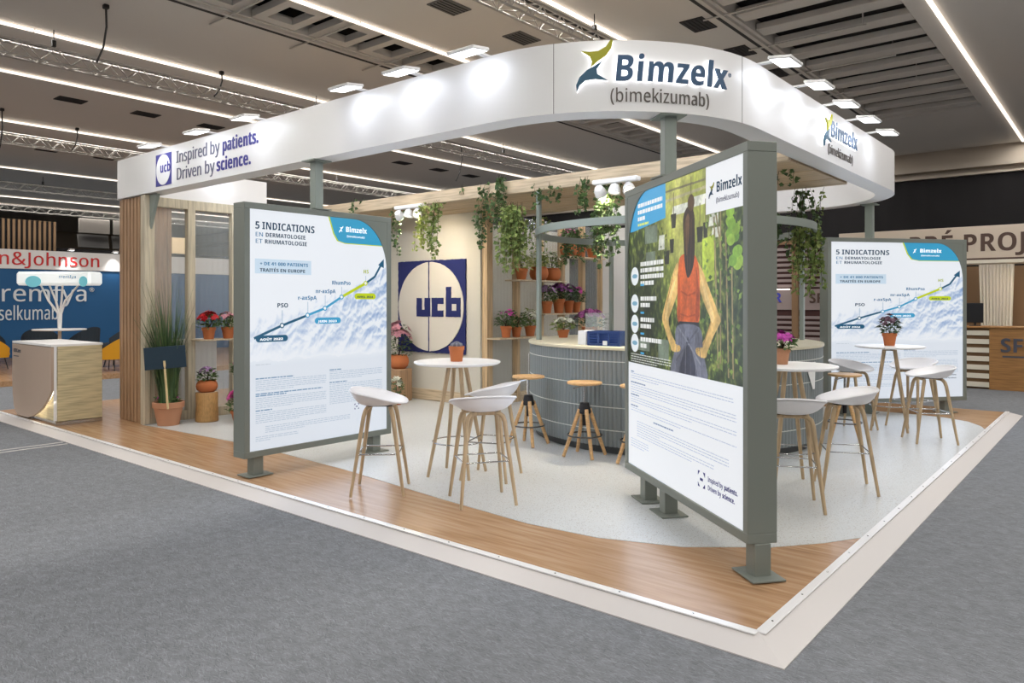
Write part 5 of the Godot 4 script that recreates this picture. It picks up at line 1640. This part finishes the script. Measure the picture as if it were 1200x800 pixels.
	# table pots
	var ct := thing("cactus_pot", "orange terracotta pot with a round grey cactus on the nearest bar table", "potted plant", Vector3(-4.58, STAGE + 1.01, -4.73), 0, "flower pots of the stand")
	mb = MB.new(); mb.lathe([Vector2(0, 0), Vector2(0.052, 0), Vector2(0.064, 0.1), Vector2(0.069, 0.102), Vector2(0.07, 0.135), Vector2(0.062, 0.135), Vector2(0.06, 0.12)], 22); part(mb, "pot", M.terracotta, ct)
	mb = MB.new(); mb.tinted = true
	for k in 16:
		var a := TAU * k / 16
		mb.col = Color(0.13, 0.14, 0.18) if k % 2 else Color(0.24, 0.25, 0.30)
		mb.ball(Vector3(cos(a) * 0.03, 0.14, sin(a) * 0.03), 0.026, 8, 1.0)
	mb.ball(Vector3(0, 0.15, 0), 0.036, 10, 0.8)
	part(mb, "cactus", M.petal, ct)
	potted("flower_pot", "terracotta pot of bright magenta flowers on the table beside the woman poster", Vector3(-2.26, STAGE + 1.01, -6.27), 0, 0.068, 0.135, Vector2(0.115, 0.13), 2, 90, Color(0.55, 0.06, 0.42), 40, 0.04, true)
	potted("flower_pot", "terracotta pot of dusky purple flowers on the far table before the light box", Vector3(-2.22, STAGE + 1.01, -9.73), 0, 0.082, 0.15, Vector2(0.13, 0.22), 4, 130, Color(0.2, 0.11, 0.16), 24, 0.04)
	# flower wall shelves
	var x := -7.08
	var rows := [[1.047, -8.36, 0, 0.085, 0.17, MAGENTA, 8, 2, "magenta flowers, leftmost on the lowest shelf of the flower wall"], [1.047, -8.6, 0, 0.08, 0.15, WHITE, 0, 2, "plain leaves, middle of the lowest shelf of the flower wall"], [1.047, -8.93, 0, 0.09, 0.16, WHITE, 16, 1, "white flowers, right on the lowest shelf of the flower wall"],
		[1.392, -9.36, 0, 0.09, 0.19, LILAC, 26, 2, "lilac flowers, first on the second shelf of the flower wall"], [1.392, -9.67, 0, 0.1, 0.23, PURPLE, 34, 4, "dark purple flowers, second on the second shelf of the flower wall"], [1.392, -9.95, 0, 0.085, 0.2, PURPLE, 16, 4, "dark leaves, third on the second shelf of the flower wall"], [1.392, -10.17, 0, 0.075, 0.18, MAGENTA, 12, 4, "magenta flowers, last on the second shelf of the flower wall"],
		[1.907, -8.72, 0, 0.1, 0.17, WHITE, 6, 3, "yellow-green leaves, left on the third shelf of the flower wall"], [1.907, -9.15, 1, 0.15, 0.21, WHITE, 12, 3, "white flowers in a round bowl on the third flower wall shelf"], [1.907, -9.5, 1, 0.14, 0.2, WHITE, 16, 1, "trailing white flowers, right on the third shelf of the flower wall"],
		[2.317, -9.95, 1, 0.15, 0.19, PINK, 22, 2, "pink flowers in a round bowl on the top flower wall shelf"], [2.317, -10.28, 0, 0.1, 0.16, WHITE, 0, 4, "dark leaves, middle of the top shelf of the flower wall"], [2.317, -10.64, 0, 0.1, 0.16, WHITE, 0, 1, "light grassy leaves, right on the top shelf of the flower wall"]]
	for q in rows:
		potted("shelf_pot", "terracotta pot of " + q[8], Vector3(x, q[0], q[1]), q[2], q[3], q[4], Vector2(0.17, 0.26), q[7], 120, q[5], q[6], 0.045, false, 0.07, "pots on the flower wall shelves")
	potted("flower_pot", "pot of dark purple flowers on the counter behind the blue crate", Vector3(-5.4, 1.12, -8.05), 0, 0.1, 0.13, Vector2(0.25, 0.22), 4, 150, Color(0.34, 0.07, 0.26), 44, 0.05)
	potted("flower_pot", "pot of white flowers on the counter left of the dark purple ones", Vector3(-5.55, 1.12, -7.68), 0, 0.08, 0.1, Vector2(0.17, 0.15), 1, 90, WHITE, 26, 0.045)
	# ivy
	ivy("yellow-green ivy hanging beside the left spotlight bar, lit brightly", Vector3(-7.32, 2.92, -6.985), 6, 0.78, 0.07, 3)
	ivy("ivy hanging over the top of the navy wall hanging, right of the lit ivy", Vector3(-7.07, 2.92, -6.985), 6, 0.82, 0.08, 1)
	ivy("thin ivy strand hanging beside the left light box's right edge", Vector3(-7.9, 2.9, -6.985), 3, 0.72, 0.05, 0)
	ivy("sparse ivy lying on the canopy edge above the left light box", Vector3(-8.8, 3.1, -6.99), 4, 0.2, 0.16, 0)
	ivy("small ivy sprig on the canopy edge between the two spotlight bars", Vector3(-6.7, 3.1, -6.99), 2, 0.14, 0.08, 0)
	ivy("loose ivy hanging in front of the corner upright of the flower wall", Vector3(-6.2, 3.07, -7.01), 5, 0.9, 0.08, 0)
	ivy("dark ivy hanging from the canopy edge left of the dense ivy clump", Vector3(-5.98, 3.1, -6.985), 7, 0.72, 0.07, 0, 0.05)
	ivy("dense ivy clump on the left counter post, hanging to the flower pots", Vector3(-5.62, 2.72, -6.82), 26, 0.86, 0.11, 1, 0.05)
	ivy("short ivy under the canopy right of the left counter post", Vector3(-5.25, 2.98, -6.985), 6, 0.3, 0.2, 0)
	ivy("thin ivy strand hanging left of the right spotlight bar", Vector3(-4.7, 2.98, -6.985), 4, 0.5, 0.06, 0)
	ivy("thick ivy hanging behind the woman poster's left edge", Vector3(-4.5, 2.85, -7.05), 18, 0.95, 0.13, 0, 0.1)
	ivy("ivy trailing over the pots of the flower wall", Vector3(-6.85, 2.85, -8.7), 12, 0.7, 0.3, 1)
	ivy("ivy draped on the upper shelf of the flower wall", Vector3(-6.85, 2.75, -9.7), 12, 0.6, 0.25, 0)
	ivy("ivy with small leaves hanging along the ring post beside the woman poster", Vector3(-2.98, 2.9, -8.85), 7, 0.9, 0.1, 0)
	ivy("dense ivy bunch hanging from the right side of the overhead ring", Vector3(-2.86, 2.45, -8.75), 18, 0.85, 0.12, 1, 0.04)
	ivy("ivy growing along the canopy boards above the overhead ring", Vector3(-2.9, 2.95, -7.6), 8, 0.25, 0.3, 0)
	ivy("single long ivy strand hanging apart at the canopy's right end", Vector3(-2.72, 2.9, -8.85), 1, 0.75, 0.01, 1)
	ivy("ivy behind the right edge of the woman poster at ring height", Vector3(-3.2, 2.62, -8.4), 12, 0.5, 0.14, 0)

# ---------------------------------------------------------------- neighbouring stands
func armchair(label: String, at: Vector3, turn: float, m: Material, legs: Material) -> Node3D:
	var t := thing("lounge_chair", label, "armchair", at, turn, "lounge chairs by the blue wall")
	var mb := MB.new()
	mb.lathe([Vector2(0, 0.3), Vector2(0.3, 0.3), Vector2(0.34, 0.36), Vector2(0.33, 0.42), Vector2(0, 0.45)], 20, Transform3D.IDENTITY, true); part(mb, "seat", m, t)
	mb = MB.new()
	for side in 2:
		var r := 0.37 if side == 0 else 0.32
		var p := PackedVector2Array()
		for k in 17: p.append(Vector2.from_angle(lerpf(-0.15, PI + 0.15, k / 16.0)) * r)
		for k in 16:
			var h0 := 0.52 + 0.32 * sin(PI * k / 16.0)
			var h1 := 0.52 + 0.32 * sin(PI * (k + 1) / 16.0)
			mb.quad(Vector3(p[k].x, 0.3, p[k].y), Vector3(p[k + 1].x, 0.3, p[k + 1].y), Vector3(p[k + 1].x * 1.06, h1, p[k + 1].y * 1.06), Vector3(p[k].x * 1.06, h0, p[k].y * 1.06))
	part(mb, "backrest", m, t)
	for k in 4:
		var d := Vector3(cos(PI / 4 + PI / 2 * k), 0, sin(PI / 4 + PI / 2 * k))
		mb = MB.new(); mb.rod(d * 0.22 + Vector3.UP * 0.32, d * 0.3, 0.014, 0.01, 6); part(mb, "leg", legs, t)
	return t

func neighbours() -> void:
	# far left: blue wall with white header
	var t := thing("blue_stand_wall", "distant blue stand wall with a white header and red lettering", "stand wall", Vector3(-22.5, 0, -7.0), PI / 2)
	var mb := MB.new()
	mb.box(Vector3(0, 1.22, -0.1), Vector3(14, 2.44, 0.2)); part(mb, "blue_panel", M.jj_blue, t)
	mb = MB.new(); mb.box(Vector3(0, 2.69, -0.09), Vector3(14, 0.51, 0.24), Basis.IDENTITY, 0.01); part(mb, "white_header", M.jj_white, t)
	var u := func(z: float, y: float, o: float) -> Transform3D: return Transform3D(Basis.IDENTITY, Vector3(-7.0 - z, y, o))
	lettering("Johnson&Johnson", 0.33, M.jj_red, "header_lettering", t, u.call(-8.72, 2.545, 0.03), false, 0.02, 4.05, 2)
	lettering("Tremfya", 0.43, M.jj_letter, "wall_lettering", t, u.call(-8.4, 1.58, 0.0), false, 0.02, 2.42, 2)
	lettering("®", 0.12, M.jj_letter, "wall_lettering", t, u.call(-8.42, 1.85, 0.0), false, 0.02)
	lettering("(guselkumab)", 0.36, M.jj_letter, "wall_lettering", t, u.call(-7.75, 1.09, 0.0), false, 0.02, 1.95, 2)
	for z: float in [-4.6, -7.9, -9.05]:
		var dl := thing("downlight", "tiny bright downlight above the white header, %s" % ["left", "middle", "right"][0 if z > -5 else 1 if z > -8.5 else 2], "downlight", Vector3(-22.28, 2.985, z), 0, "downlights on the header")
		mb = MB.new(); mb.lathe([Vector2(0, -0.02), Vector2(0.07, -0.02), Vector2(0.08, 0.03), Vector2(0, 0.04)], 12); mb.box(Vector3(-0.1, 0.0, 0), Vector3(0.3, 0.02, 0.04)); part(mb, "can_and_arm", M.white_paint, dl)
		mb = MB.new(); mb.lathe([Vector2(0.0, -0.024), Vector2(0.06, -0.022)], 12); part(mb, "bulb_light", M.flood_face, dl)
		spot(Vector3(0, -0.04, 0.0), Vector3(-0.25, -1, 0), 40, 1.2, rgb(255, 250, 244), dl, 0.05)
	mb = MB.new(); mb.box(Vector3(-19.24, 0.05, -7.0), Vector3(6.48, 0.1, 14.0))
	var fl := part(mb, "low_platform", M.oak_floor); tag(fl, "low orange-brown wooden platform of the distant blue stand", "platform")
	# tree-shaped lit sign with a small table
	var tr := thing("tree_sign_stand", "white branching tree stand with a lit drum sign in front of the blue wall", "sign stand", Vector3(-18.84, 0.1, -6.43), 0.64)
	mb = MB.new(); mb.tube(PackedVector3Array([Vector3(0, 0, 0), Vector3(0, 0.7, 0), Vector3(0, 1.22, 0)]), PackedFloat32Array([0.05, 0.036, 0.036]), 8); part(mb, "trunk", M.white_paint, tr)
	for s: float in [-1.0, -0.35, 0.35, 1.0]:
		mb = MB.new(); mb.tube(PackedVector3Array([Vector3(0.012 * s, 0.85, 0), Vector3(0.03 * s, 1.2, 0), Vector3(0.2 * s, 1.5, 0.1 * absf(s)), Vector3(0.45 * s, 1.86, 0.2 - 0.2 * absf(s))]), PackedFloat32Array([0.03, 0.028, 0.024, 0.02]), 6); part(mb, "branch", M.white_paint, tr)
	mb = MB.new(); mb.box(Vector3(0, 2.0, 0), Vector3(1.75, 0.31, 0.5), Basis.IDENTITY, 0.05); part(mb, "sign_drum_light", M.tree_sign_face, tr)
	mb = MB.new()
	for q in [[-0.45, 0.19, 0.13], [0.72, 0.1, 0.12]]:
		var c := PackedVector2Array()
		for e: Vector2 in ellipse(Vector2(q[0], 1.93), q[1], q[2], 20): c.append(e)
		mb.extrude(c, 0.25, 0.253)
	part(mb, "sign_dot_light", M.tree_sign_dot, tr)
	lettering("tremfya", 0.07, M.print_sky, "sign_lettering", tr, Transform3D(Basis.IDENTITY, Vector3(0.15, 2.0, 0.25)), false, 0.003, 0.4)
	mb = MB.new(); mb.lathe([Vector2(0, 0.82), Vector2(0.54, 0.82), Vector2(0.55, 0.835), Vector2(0.54, 0.85), Vector2(0, 0.85)], 28); part(mb, "table_disc", M.white_paint, tr)
	var ac := armchair("dark grey lounge chair behind the tree-shaped sign's trunk", Vector3(-20.3, 0.1, -6.5), 1.2, M.armchair_dark, M.black_metal)
	ac.scale = Vector3.ONE * 1.0
	for q in [[Vector3(-20.3, 0.1, -7.45), 2.0, "dark lounge chair right of the tree-shaped sign's trunk", 1.0], [Vector3(-17.75, 0.105, -7.32), 2.4, "dark grey round-backed lounge chair beside the slatted column", 1.25], [Vector3(-21.0, 0.1, -5.6), 1.0, "dark lounge chair at the far left of the blue stand", 0.95]]:
		copy(ac, q[0], q[1], q[2]).scale = Vector3.ONE * q[3]
	armchair("mustard yellow chair beside the slatted column, before the dark chairs", Vector3(-16.75, 0.1, -6.72), 2.2, M.mustard, M.black_metal).scale = Vector3.ONE * 0.85
	armchair("mustard yellow chair at the left edge of the picture", Vector3(-18.9, 0.1, -5.15), 0.6, M.mustard, M.black_metal).scale = Vector3.ONE * 0.9
	# far left end of the hall: dark wall with timber slats and hanging panels
	mb = MB.new(); mb.box(Vector3(-36.0, 1.95, -8.0), Vector3(0.3, 3.9, 30.0)); var dk := struct(mb, "wall_dark", M.drape_black)
	var sl := thing("timber_slat_screen", "dark timber slat screen high behind the red lettering", "screen", Vector3(-35.6, 2.9, -11.0))
	mb = MB.new(); mb.box(Vector3(-0.06, 1.0, 0), Vector3(0.04, 2.2, 2.1)); part(mb, "backing", M.drape_black, sl)
	for k in 11:
		mb = MB.new(); mb.box(Vector3(0, 1.0, -0.95 + 0.19 * k), Vector3(0.06, 2.2, 0.09)); part(mb, "slat", M.panel_brown, sl)
	for q in [[-9.0, 0.0, "left of the timber slat screen"], [-13.2, 0.25, "right of the timber slat screen"], [-14.6, 0.25, "second right of the timber slat screen"]]:
		var hp := thing("acoustic_baffle", "grey hanging acoustic baffle high in the hall, " + q[2], "panel", Vector3(-34.8, 3.85, q[0]), 0, "hanging panels at the far left")
		mb = MB.new(); mb.box(Vector3(0, 0.35, 0), Vector3(0.08, 0.6, 1.25), Basis(Vector3.BACK, 0.25), 0.01); part(mb, "upper_board", M.vent_grey, hp)
		mb = MB.new(); mb.box(Vector3(0.1, 1.0, 0), Vector3(0.08, 0.62, 1.25), Basis.IDENTITY, 0.01); part(mb, "lower_board", M.ceiling_panel, hp)
		mb = MB.new(); mb.rod(Vector3(0.1, 1.3, -0.4), Vector3(0.1, CEIL - 3.85, -0.4), 0.01); mb.rod(Vector3(0.1, 1.3, 0.4), Vector3(0.1, CEIL - 3.85, 0.4), 0.01); part(mb, "hanger", M.cable_black, hp)
	var lw := thing("lit_back_panel", "cream lit wall panels at the far left end of the hall", "panel", Vector3(-35.9, 3.91, -16.6))
	for k in 3:
		mb = MB.new(); mb.box(Vector3(0, 0.4, -1.1 * (k - 1)), Vector3(0.06, 0.78, 1.02)); part(mb, "panel_light", M.far_panel_light, lw)
	# far right: neighbouring stand
	var sg := thing("header_banner", "long beige header banner with dark brown capitals behind the far light box", "banner", Vector3(-1.6, 2.67, -16.0))
	mb = MB.new(); mb.box(Vector3(0, 0, -0.03), Vector3(6.0, 0.59, 0.06), Basis.IDENTITY, 0.005); part(mb, "board", M.banner_beige, sg)
	lettering("PRÉ PROJ", 0.32, M.banner_brown, "banner_lettering", sg, Transform3D(Basis.IDENTITY, Vector3(-1.73, -0.17, 0.0)), true, 0.008, 1.85)
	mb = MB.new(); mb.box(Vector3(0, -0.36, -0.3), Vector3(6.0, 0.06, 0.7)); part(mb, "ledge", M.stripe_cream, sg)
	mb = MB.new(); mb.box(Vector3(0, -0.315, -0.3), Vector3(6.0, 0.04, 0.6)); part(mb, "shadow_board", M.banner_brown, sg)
	mb = MB.new(); mb.box(Vector3(0.4, 1.15, -18.0), Vector3(6.4, 2.3, 0.1)); struct(mb, "wall_brown", M.panel_brown)
	# curtain
	mb = MB.new()
	var p := PackedVector2Array()
	for k in 61:
		p.append(Vector2(-2.35 + 0.6 * k / 60.0, -17.5 + 0.035 * sin(k * 1.05)))
	mb.wall(p, 0.02, 2.36)
	for i in mb.v.size():
		if mb.v[i].y < 0.5: mb.v[i].x = -2.05 + (mb.v[i].x + 2.05) * 0.78
	var cu := part(mb, "white_curtain", M.curtain_white); tag(cu, "white gathered curtain hanging above the wooden counter at far right", "curtain")
	# counter
	var ct := thing("lettered_counter", "warm wooden counter with grey lettering and a striped end at far right", "counter", Vector3(-1.0, 0, -15.7))
	mb = MB.new(); mb.box(Vector3(0.55, 0.55, -0.3), Vector3(3.0, 1.1, 0.6), Basis.IDENTITY, 0.005); part(mb, "wood_front", M.sign_oak, ct)
	mb = MB.new(); mb.box(Vector3(0.2, 1.115, -0.3), Vector3(3.8, 0.03, 0.66), Basis.IDENTITY, 0.005); part(mb, "top", M.sign_oak, ct)
	mb = MB.new(); mb.box(Vector3(-1.35, 0.55, -0.33), Vector3(0.8, 1.1, 0.5)); part(mb, "end_core", M.panel_brown, ct)
	for k in 7:
		mb = MB.new(); mb.box(Vector3(-1.36, 0.08 + 0.155 * k, -0.3), Vector3(0.82, 0.085, 0.58)); part(mb, "stripe", M.stripe_cream, ct)
	lettering("SF", 0.24, M.sf_grey, "letters", ct, Transform3D(Basis.IDENTITY, Vector3(-0.79, 0.68, 0.0)), true, 0.02)
	mb = MB.new(); mb.box(Vector3(-0.5, 0.6, 0.002), Vector3(0.5, 0.03, 0.004)); part(mb, "small_print", M.sf_grey, ct)
	var mo := thing("desk_monitor", "small black monitor on the wooden counter beside the light box edge", "monitor", Vector3(-2.2, 1.13, -15.95), 0.1)
	mb = MB.new(); mb.box(Vector3(0, 0.24, 0), Vector3(0.26, 0.36, 0.03), Basis.IDENTITY, 0.005); part(mb, "screen", M.monitor_black, mo)
	mb = MB.new(); mb.box(Vector3(0, 0.005, 0), Vector3(0.18, 0.01, 0.14)); mb.box(Vector3(0, 0.05, -0.01), Vector3(0.04, 0.1, 0.02)); part(mb, "stand", M.monitor_black, mo)
	# slatted wall behind the counter's right end
	var sw := thing("slatted_lettered_wall", "mauve horizontal-slat wall with letters seen beside the hanging ivy", "slat wall", Vector3(-5.95, 0, -16.0))
	mb = MB.new(); mb.box(Vector3(0, 1.4, -0.08), Vector3(2.6, 2.8, 0.06)); part(mb, "backing", M.slat_back, sw)
	for k in 24:
		var yy := 0.12 + 0.112 * k
		if yy > 1.35 and yy < 1.86: continue
		mb = MB.new(); mb.box(Vector3(0, yy, -0.03), Vector3(2.6, 0.06, 0.04)); part(mb, "slat", M.slat_mauve, sw)
	mb = MB.new(); mb.box(Vector3(0, 1.62, -0.03), Vector3(2.6, 0.44, 0.05)); part(mb, "letter_board", M.slat_mauve, sw)
	mb = MB.new(); mb.box(Vector3(0.47, 1.4, 0.0), Vector3(0.13, 2.8, 0.1), Basis.IDENTITY, 0.005); part(mb, "upright", M.panel_brown, sw)
	lettering("R", 0.2, M.purple_print, "letters", sw, Transform3D(Basis.IDENTITY, Vector3(0.0, 1.56, 0.0)), true, 0.01)
	lettering("SF", 0.2, M.banner_brown, "letters", sw, Transform3D(Basis.IDENTITY, Vector3(0.75, 1.55, 0.0)), true, 0.01)
	mb = MB.new(); mb.box(Vector3(-0.35, 1.84, 0.0), Vector3(1.4, 0.02, 0.03)); part(mb, "led_light_line", M.desk_led, sw)
	mb = MB.new(); mb.box(Vector3(-6.02, 2.84, -16.05), Vector3(2.7, 0.08, 0.12)); var hd := part(mb, "timber_header", M.panel_brown); tag(hd, "brown timber header beam above the mauve slat wall", "beam")
	area(Vector3(-0.5, 2.2, -16.9), Vector2(3.0, 0.4), Vector3(-0.1, -1, 0.1), 2.0, rgb(255, 236, 208), "ceiling_panel_light")

# ---------------------------------------------------------------- fittings on the ceiling
func ceiling_fittings() -> void:
	for i in 5:
		var x: float = [-5.62, -11.95, -18.65, -26.3, -32.5][i]
		var zlen := 30.0
		var t := thing("lattice_truss", "silver lattice truss hanging under the ceiling, " + ["right, beside the light strip over the curved logo", "between the two bright strips at upper left", "above the fascia's left end", "small, above the far blue wall", "farthest left, above the dark wall"][i], "truss", Vector3(x, 5.1, -5), 0, "ceiling trusses")
		var s := 0.1
		for a: float in [-s, s]:
			for b: float in [-s, s]:
				var ch := MB.new(); ch.rod(Vector3(a, b, -zlen / 2), Vector3(a, b, zlen / 2), 0.017, -1, 6); part(ch, "chord", M.truss_silver, t)
		var mb := MB.new()
		var n := int(zlen / 0.2)
		for k in n:
			var z0 := -zlen / 2 + 0.2 * k
			var f := 1.0 if k % 2 else -1.0
			for a: float in [-s, s]:
				mb.rod(Vector3(a, -s * f, z0), Vector3(a, s * f, z0 + 0.2), 0.008, -1, 4)
				mb.rod(Vector3(-s * f, a, z0), Vector3(s * f, a, z0 + 0.2), 0.008, -1, 4)
		part(mb, "lattice", M.truss_silver, t).set_meta("kind", "stuff")
		mb = MB.new()
		mb.tube(PackedVector3Array([Vector3(0.02, s + 0.02, -zlen / 2), Vector3(-0.03, s + 0.03, 0), Vector3(0.03, s + 0.02, zlen / 2)]), PackedFloat32Array([0.018]), 5); part(mb, "cable", M.cable_black, t)
		for z: float in [-9.0, -3.5, 1.0, 6.0]:
			mb = MB.new(); mb.rod(Vector3(0, s, z), Vector3(0, 0.4, z), 0.008, -1, 5); mb.box(Vector3(0, 0.2, z), Vector3(0.05, 0.09, 0.05)); part(mb, "hanger", M.cable_black, t)
	# square ventilation grilles
	var vents := []
	for z: float in [-5.6, -7.03, -8.46, -14.15, -15.6, -17.0]: vents.append([-15.84, z, 1])
	for z: float in [-7.07, -8.48]: vents.append([-21.56, z, 1])
	for z: float in [-7.05, -8.58]: vents.append([-6.96, z, 0])
	for z: float in [-9.76, -11.23, -12.7]: vents.append([-4.7, z, 1])
	var say := ["dark vent, left of three in the row over the fascia's left end", "dark vent, middle of three in the row over the fascia's left end", "dark vent, right of three in the row over the fascia's left end", "dark vent, left of three seen under the fascia", "dark vent, middle of three seen under the fascia", "dark vent, right of three seen under the fascia",
		"small dark vent, left of the pair below the second truss", "small dark vent, right of the pair below the second truss", "grey vent at the top edge left of the truss over the logo", "grey vent just above the fascia left of the curved logo", "dark square vent, uppermost right of the curved logo", "dark square vent, second right of the curved logo", "dark square vent behind the floodlights right of the curved logo"]
	for i in vents.size():
		var v: Array = vents[i]
		var t := thing("ceiling_vent", say[i] + " in the ceiling", "vent", Vector3(v[0], CEIL, v[1]), 0, "ceiling vents")
		var mb := MB.new(); mb.box(Vector3(0, -0.008, 0), Vector3(0.34, 0.014, 0.5)); part(mb, "plate", M.vent_dark if v[2] else M.vent_grey, t)
		for k in 5:
			mb = MB.new(); mb.box(Vector3(-0.12 + 0.06 * k, -0.018, 0), Vector3(0.012, 0.01, 0.46)); part(mb, "blade", M.vent_dark, t)
	# sprinkler pipes across the coffers
	for q in [[-3.7, -9.6], [-3.7, -11.2], [-3.7, -12.9], [-3.7, -14.6], [-9.1, -5.3], [-9.1, -6.6], [-9.1, -8.0]]:
		var t := thing("sprinkler_pipe", "thin metal pipe crossing the %s ceiling coffer, %s from the top" % ["wide" if q[0] > -5 else "narrow", {-9.6: "first", -11.2: "second", -12.9: "third", -14.6: "fourth", -5.3: "first", -6.6: "second", -8.0: "third"}[q[1]]], "pipe", Vector3(q[0], CEIL - 0.03, q[1]), 0, "ceiling pipes")
		var mb := MB.new(); mb.rod(Vector3(-0.85, 0, 0), Vector3(0.85, 0, 0), 0.013, -1, 6); part(mb, "pipe", M.baffle, t)
		mb = MB.new(); mb.rod(Vector3(0.8, 0, 0), Vector3(0.8, 0.4, 0), 0.012, -1, 6); part(mb, "drop", M.baffle, t)
	# hanging cables and hooks
	for q in [[Vector3(-10.4, CEIL, -4.1), 0.75, "black cable hanging from the ceiling at the top left"], [Vector3(-11.9, CEIL, -6.55), 0.42, "short dark cable hook on the ceiling beside the bright strip at upper left"], [Vector3(-18.3, CEIL, -6.6), 0.5, "short dark cable hook above the fascia's left end"], [Vector3(-17.6, CEIL, -4.95), 1.0, "long thin cable at the left edge of the picture"], [Vector3(-12.9, CEIL, -13.5), 0.9, "cable hanging behind the fascia, seen below it"]]:
		var t := thing("hanging_cable", q[2], "cable", q[0], 0, "hanging ceiling cables")
		var mb := MB.new()
		var l: float = q[1]
		mb.tube(PackedVector3Array([Vector3(0, 0, 0), Vector3(0.02, -l * 0.4, 0.0), Vector3(-0.03, -l * 0.75, 0.02), Vector3(-0.14, -l, 0.06)]), PackedFloat32Array([0.014]), 6); part(mb, "cable", M.cable_black, t)
		mb = MB.new(); mb.box(Vector3(0, -0.03, 0), Vector3(0.07, 0.06, 0.07), Basis.IDENTITY, 0.01); part(mb, "clamp", M.cable_black, t)
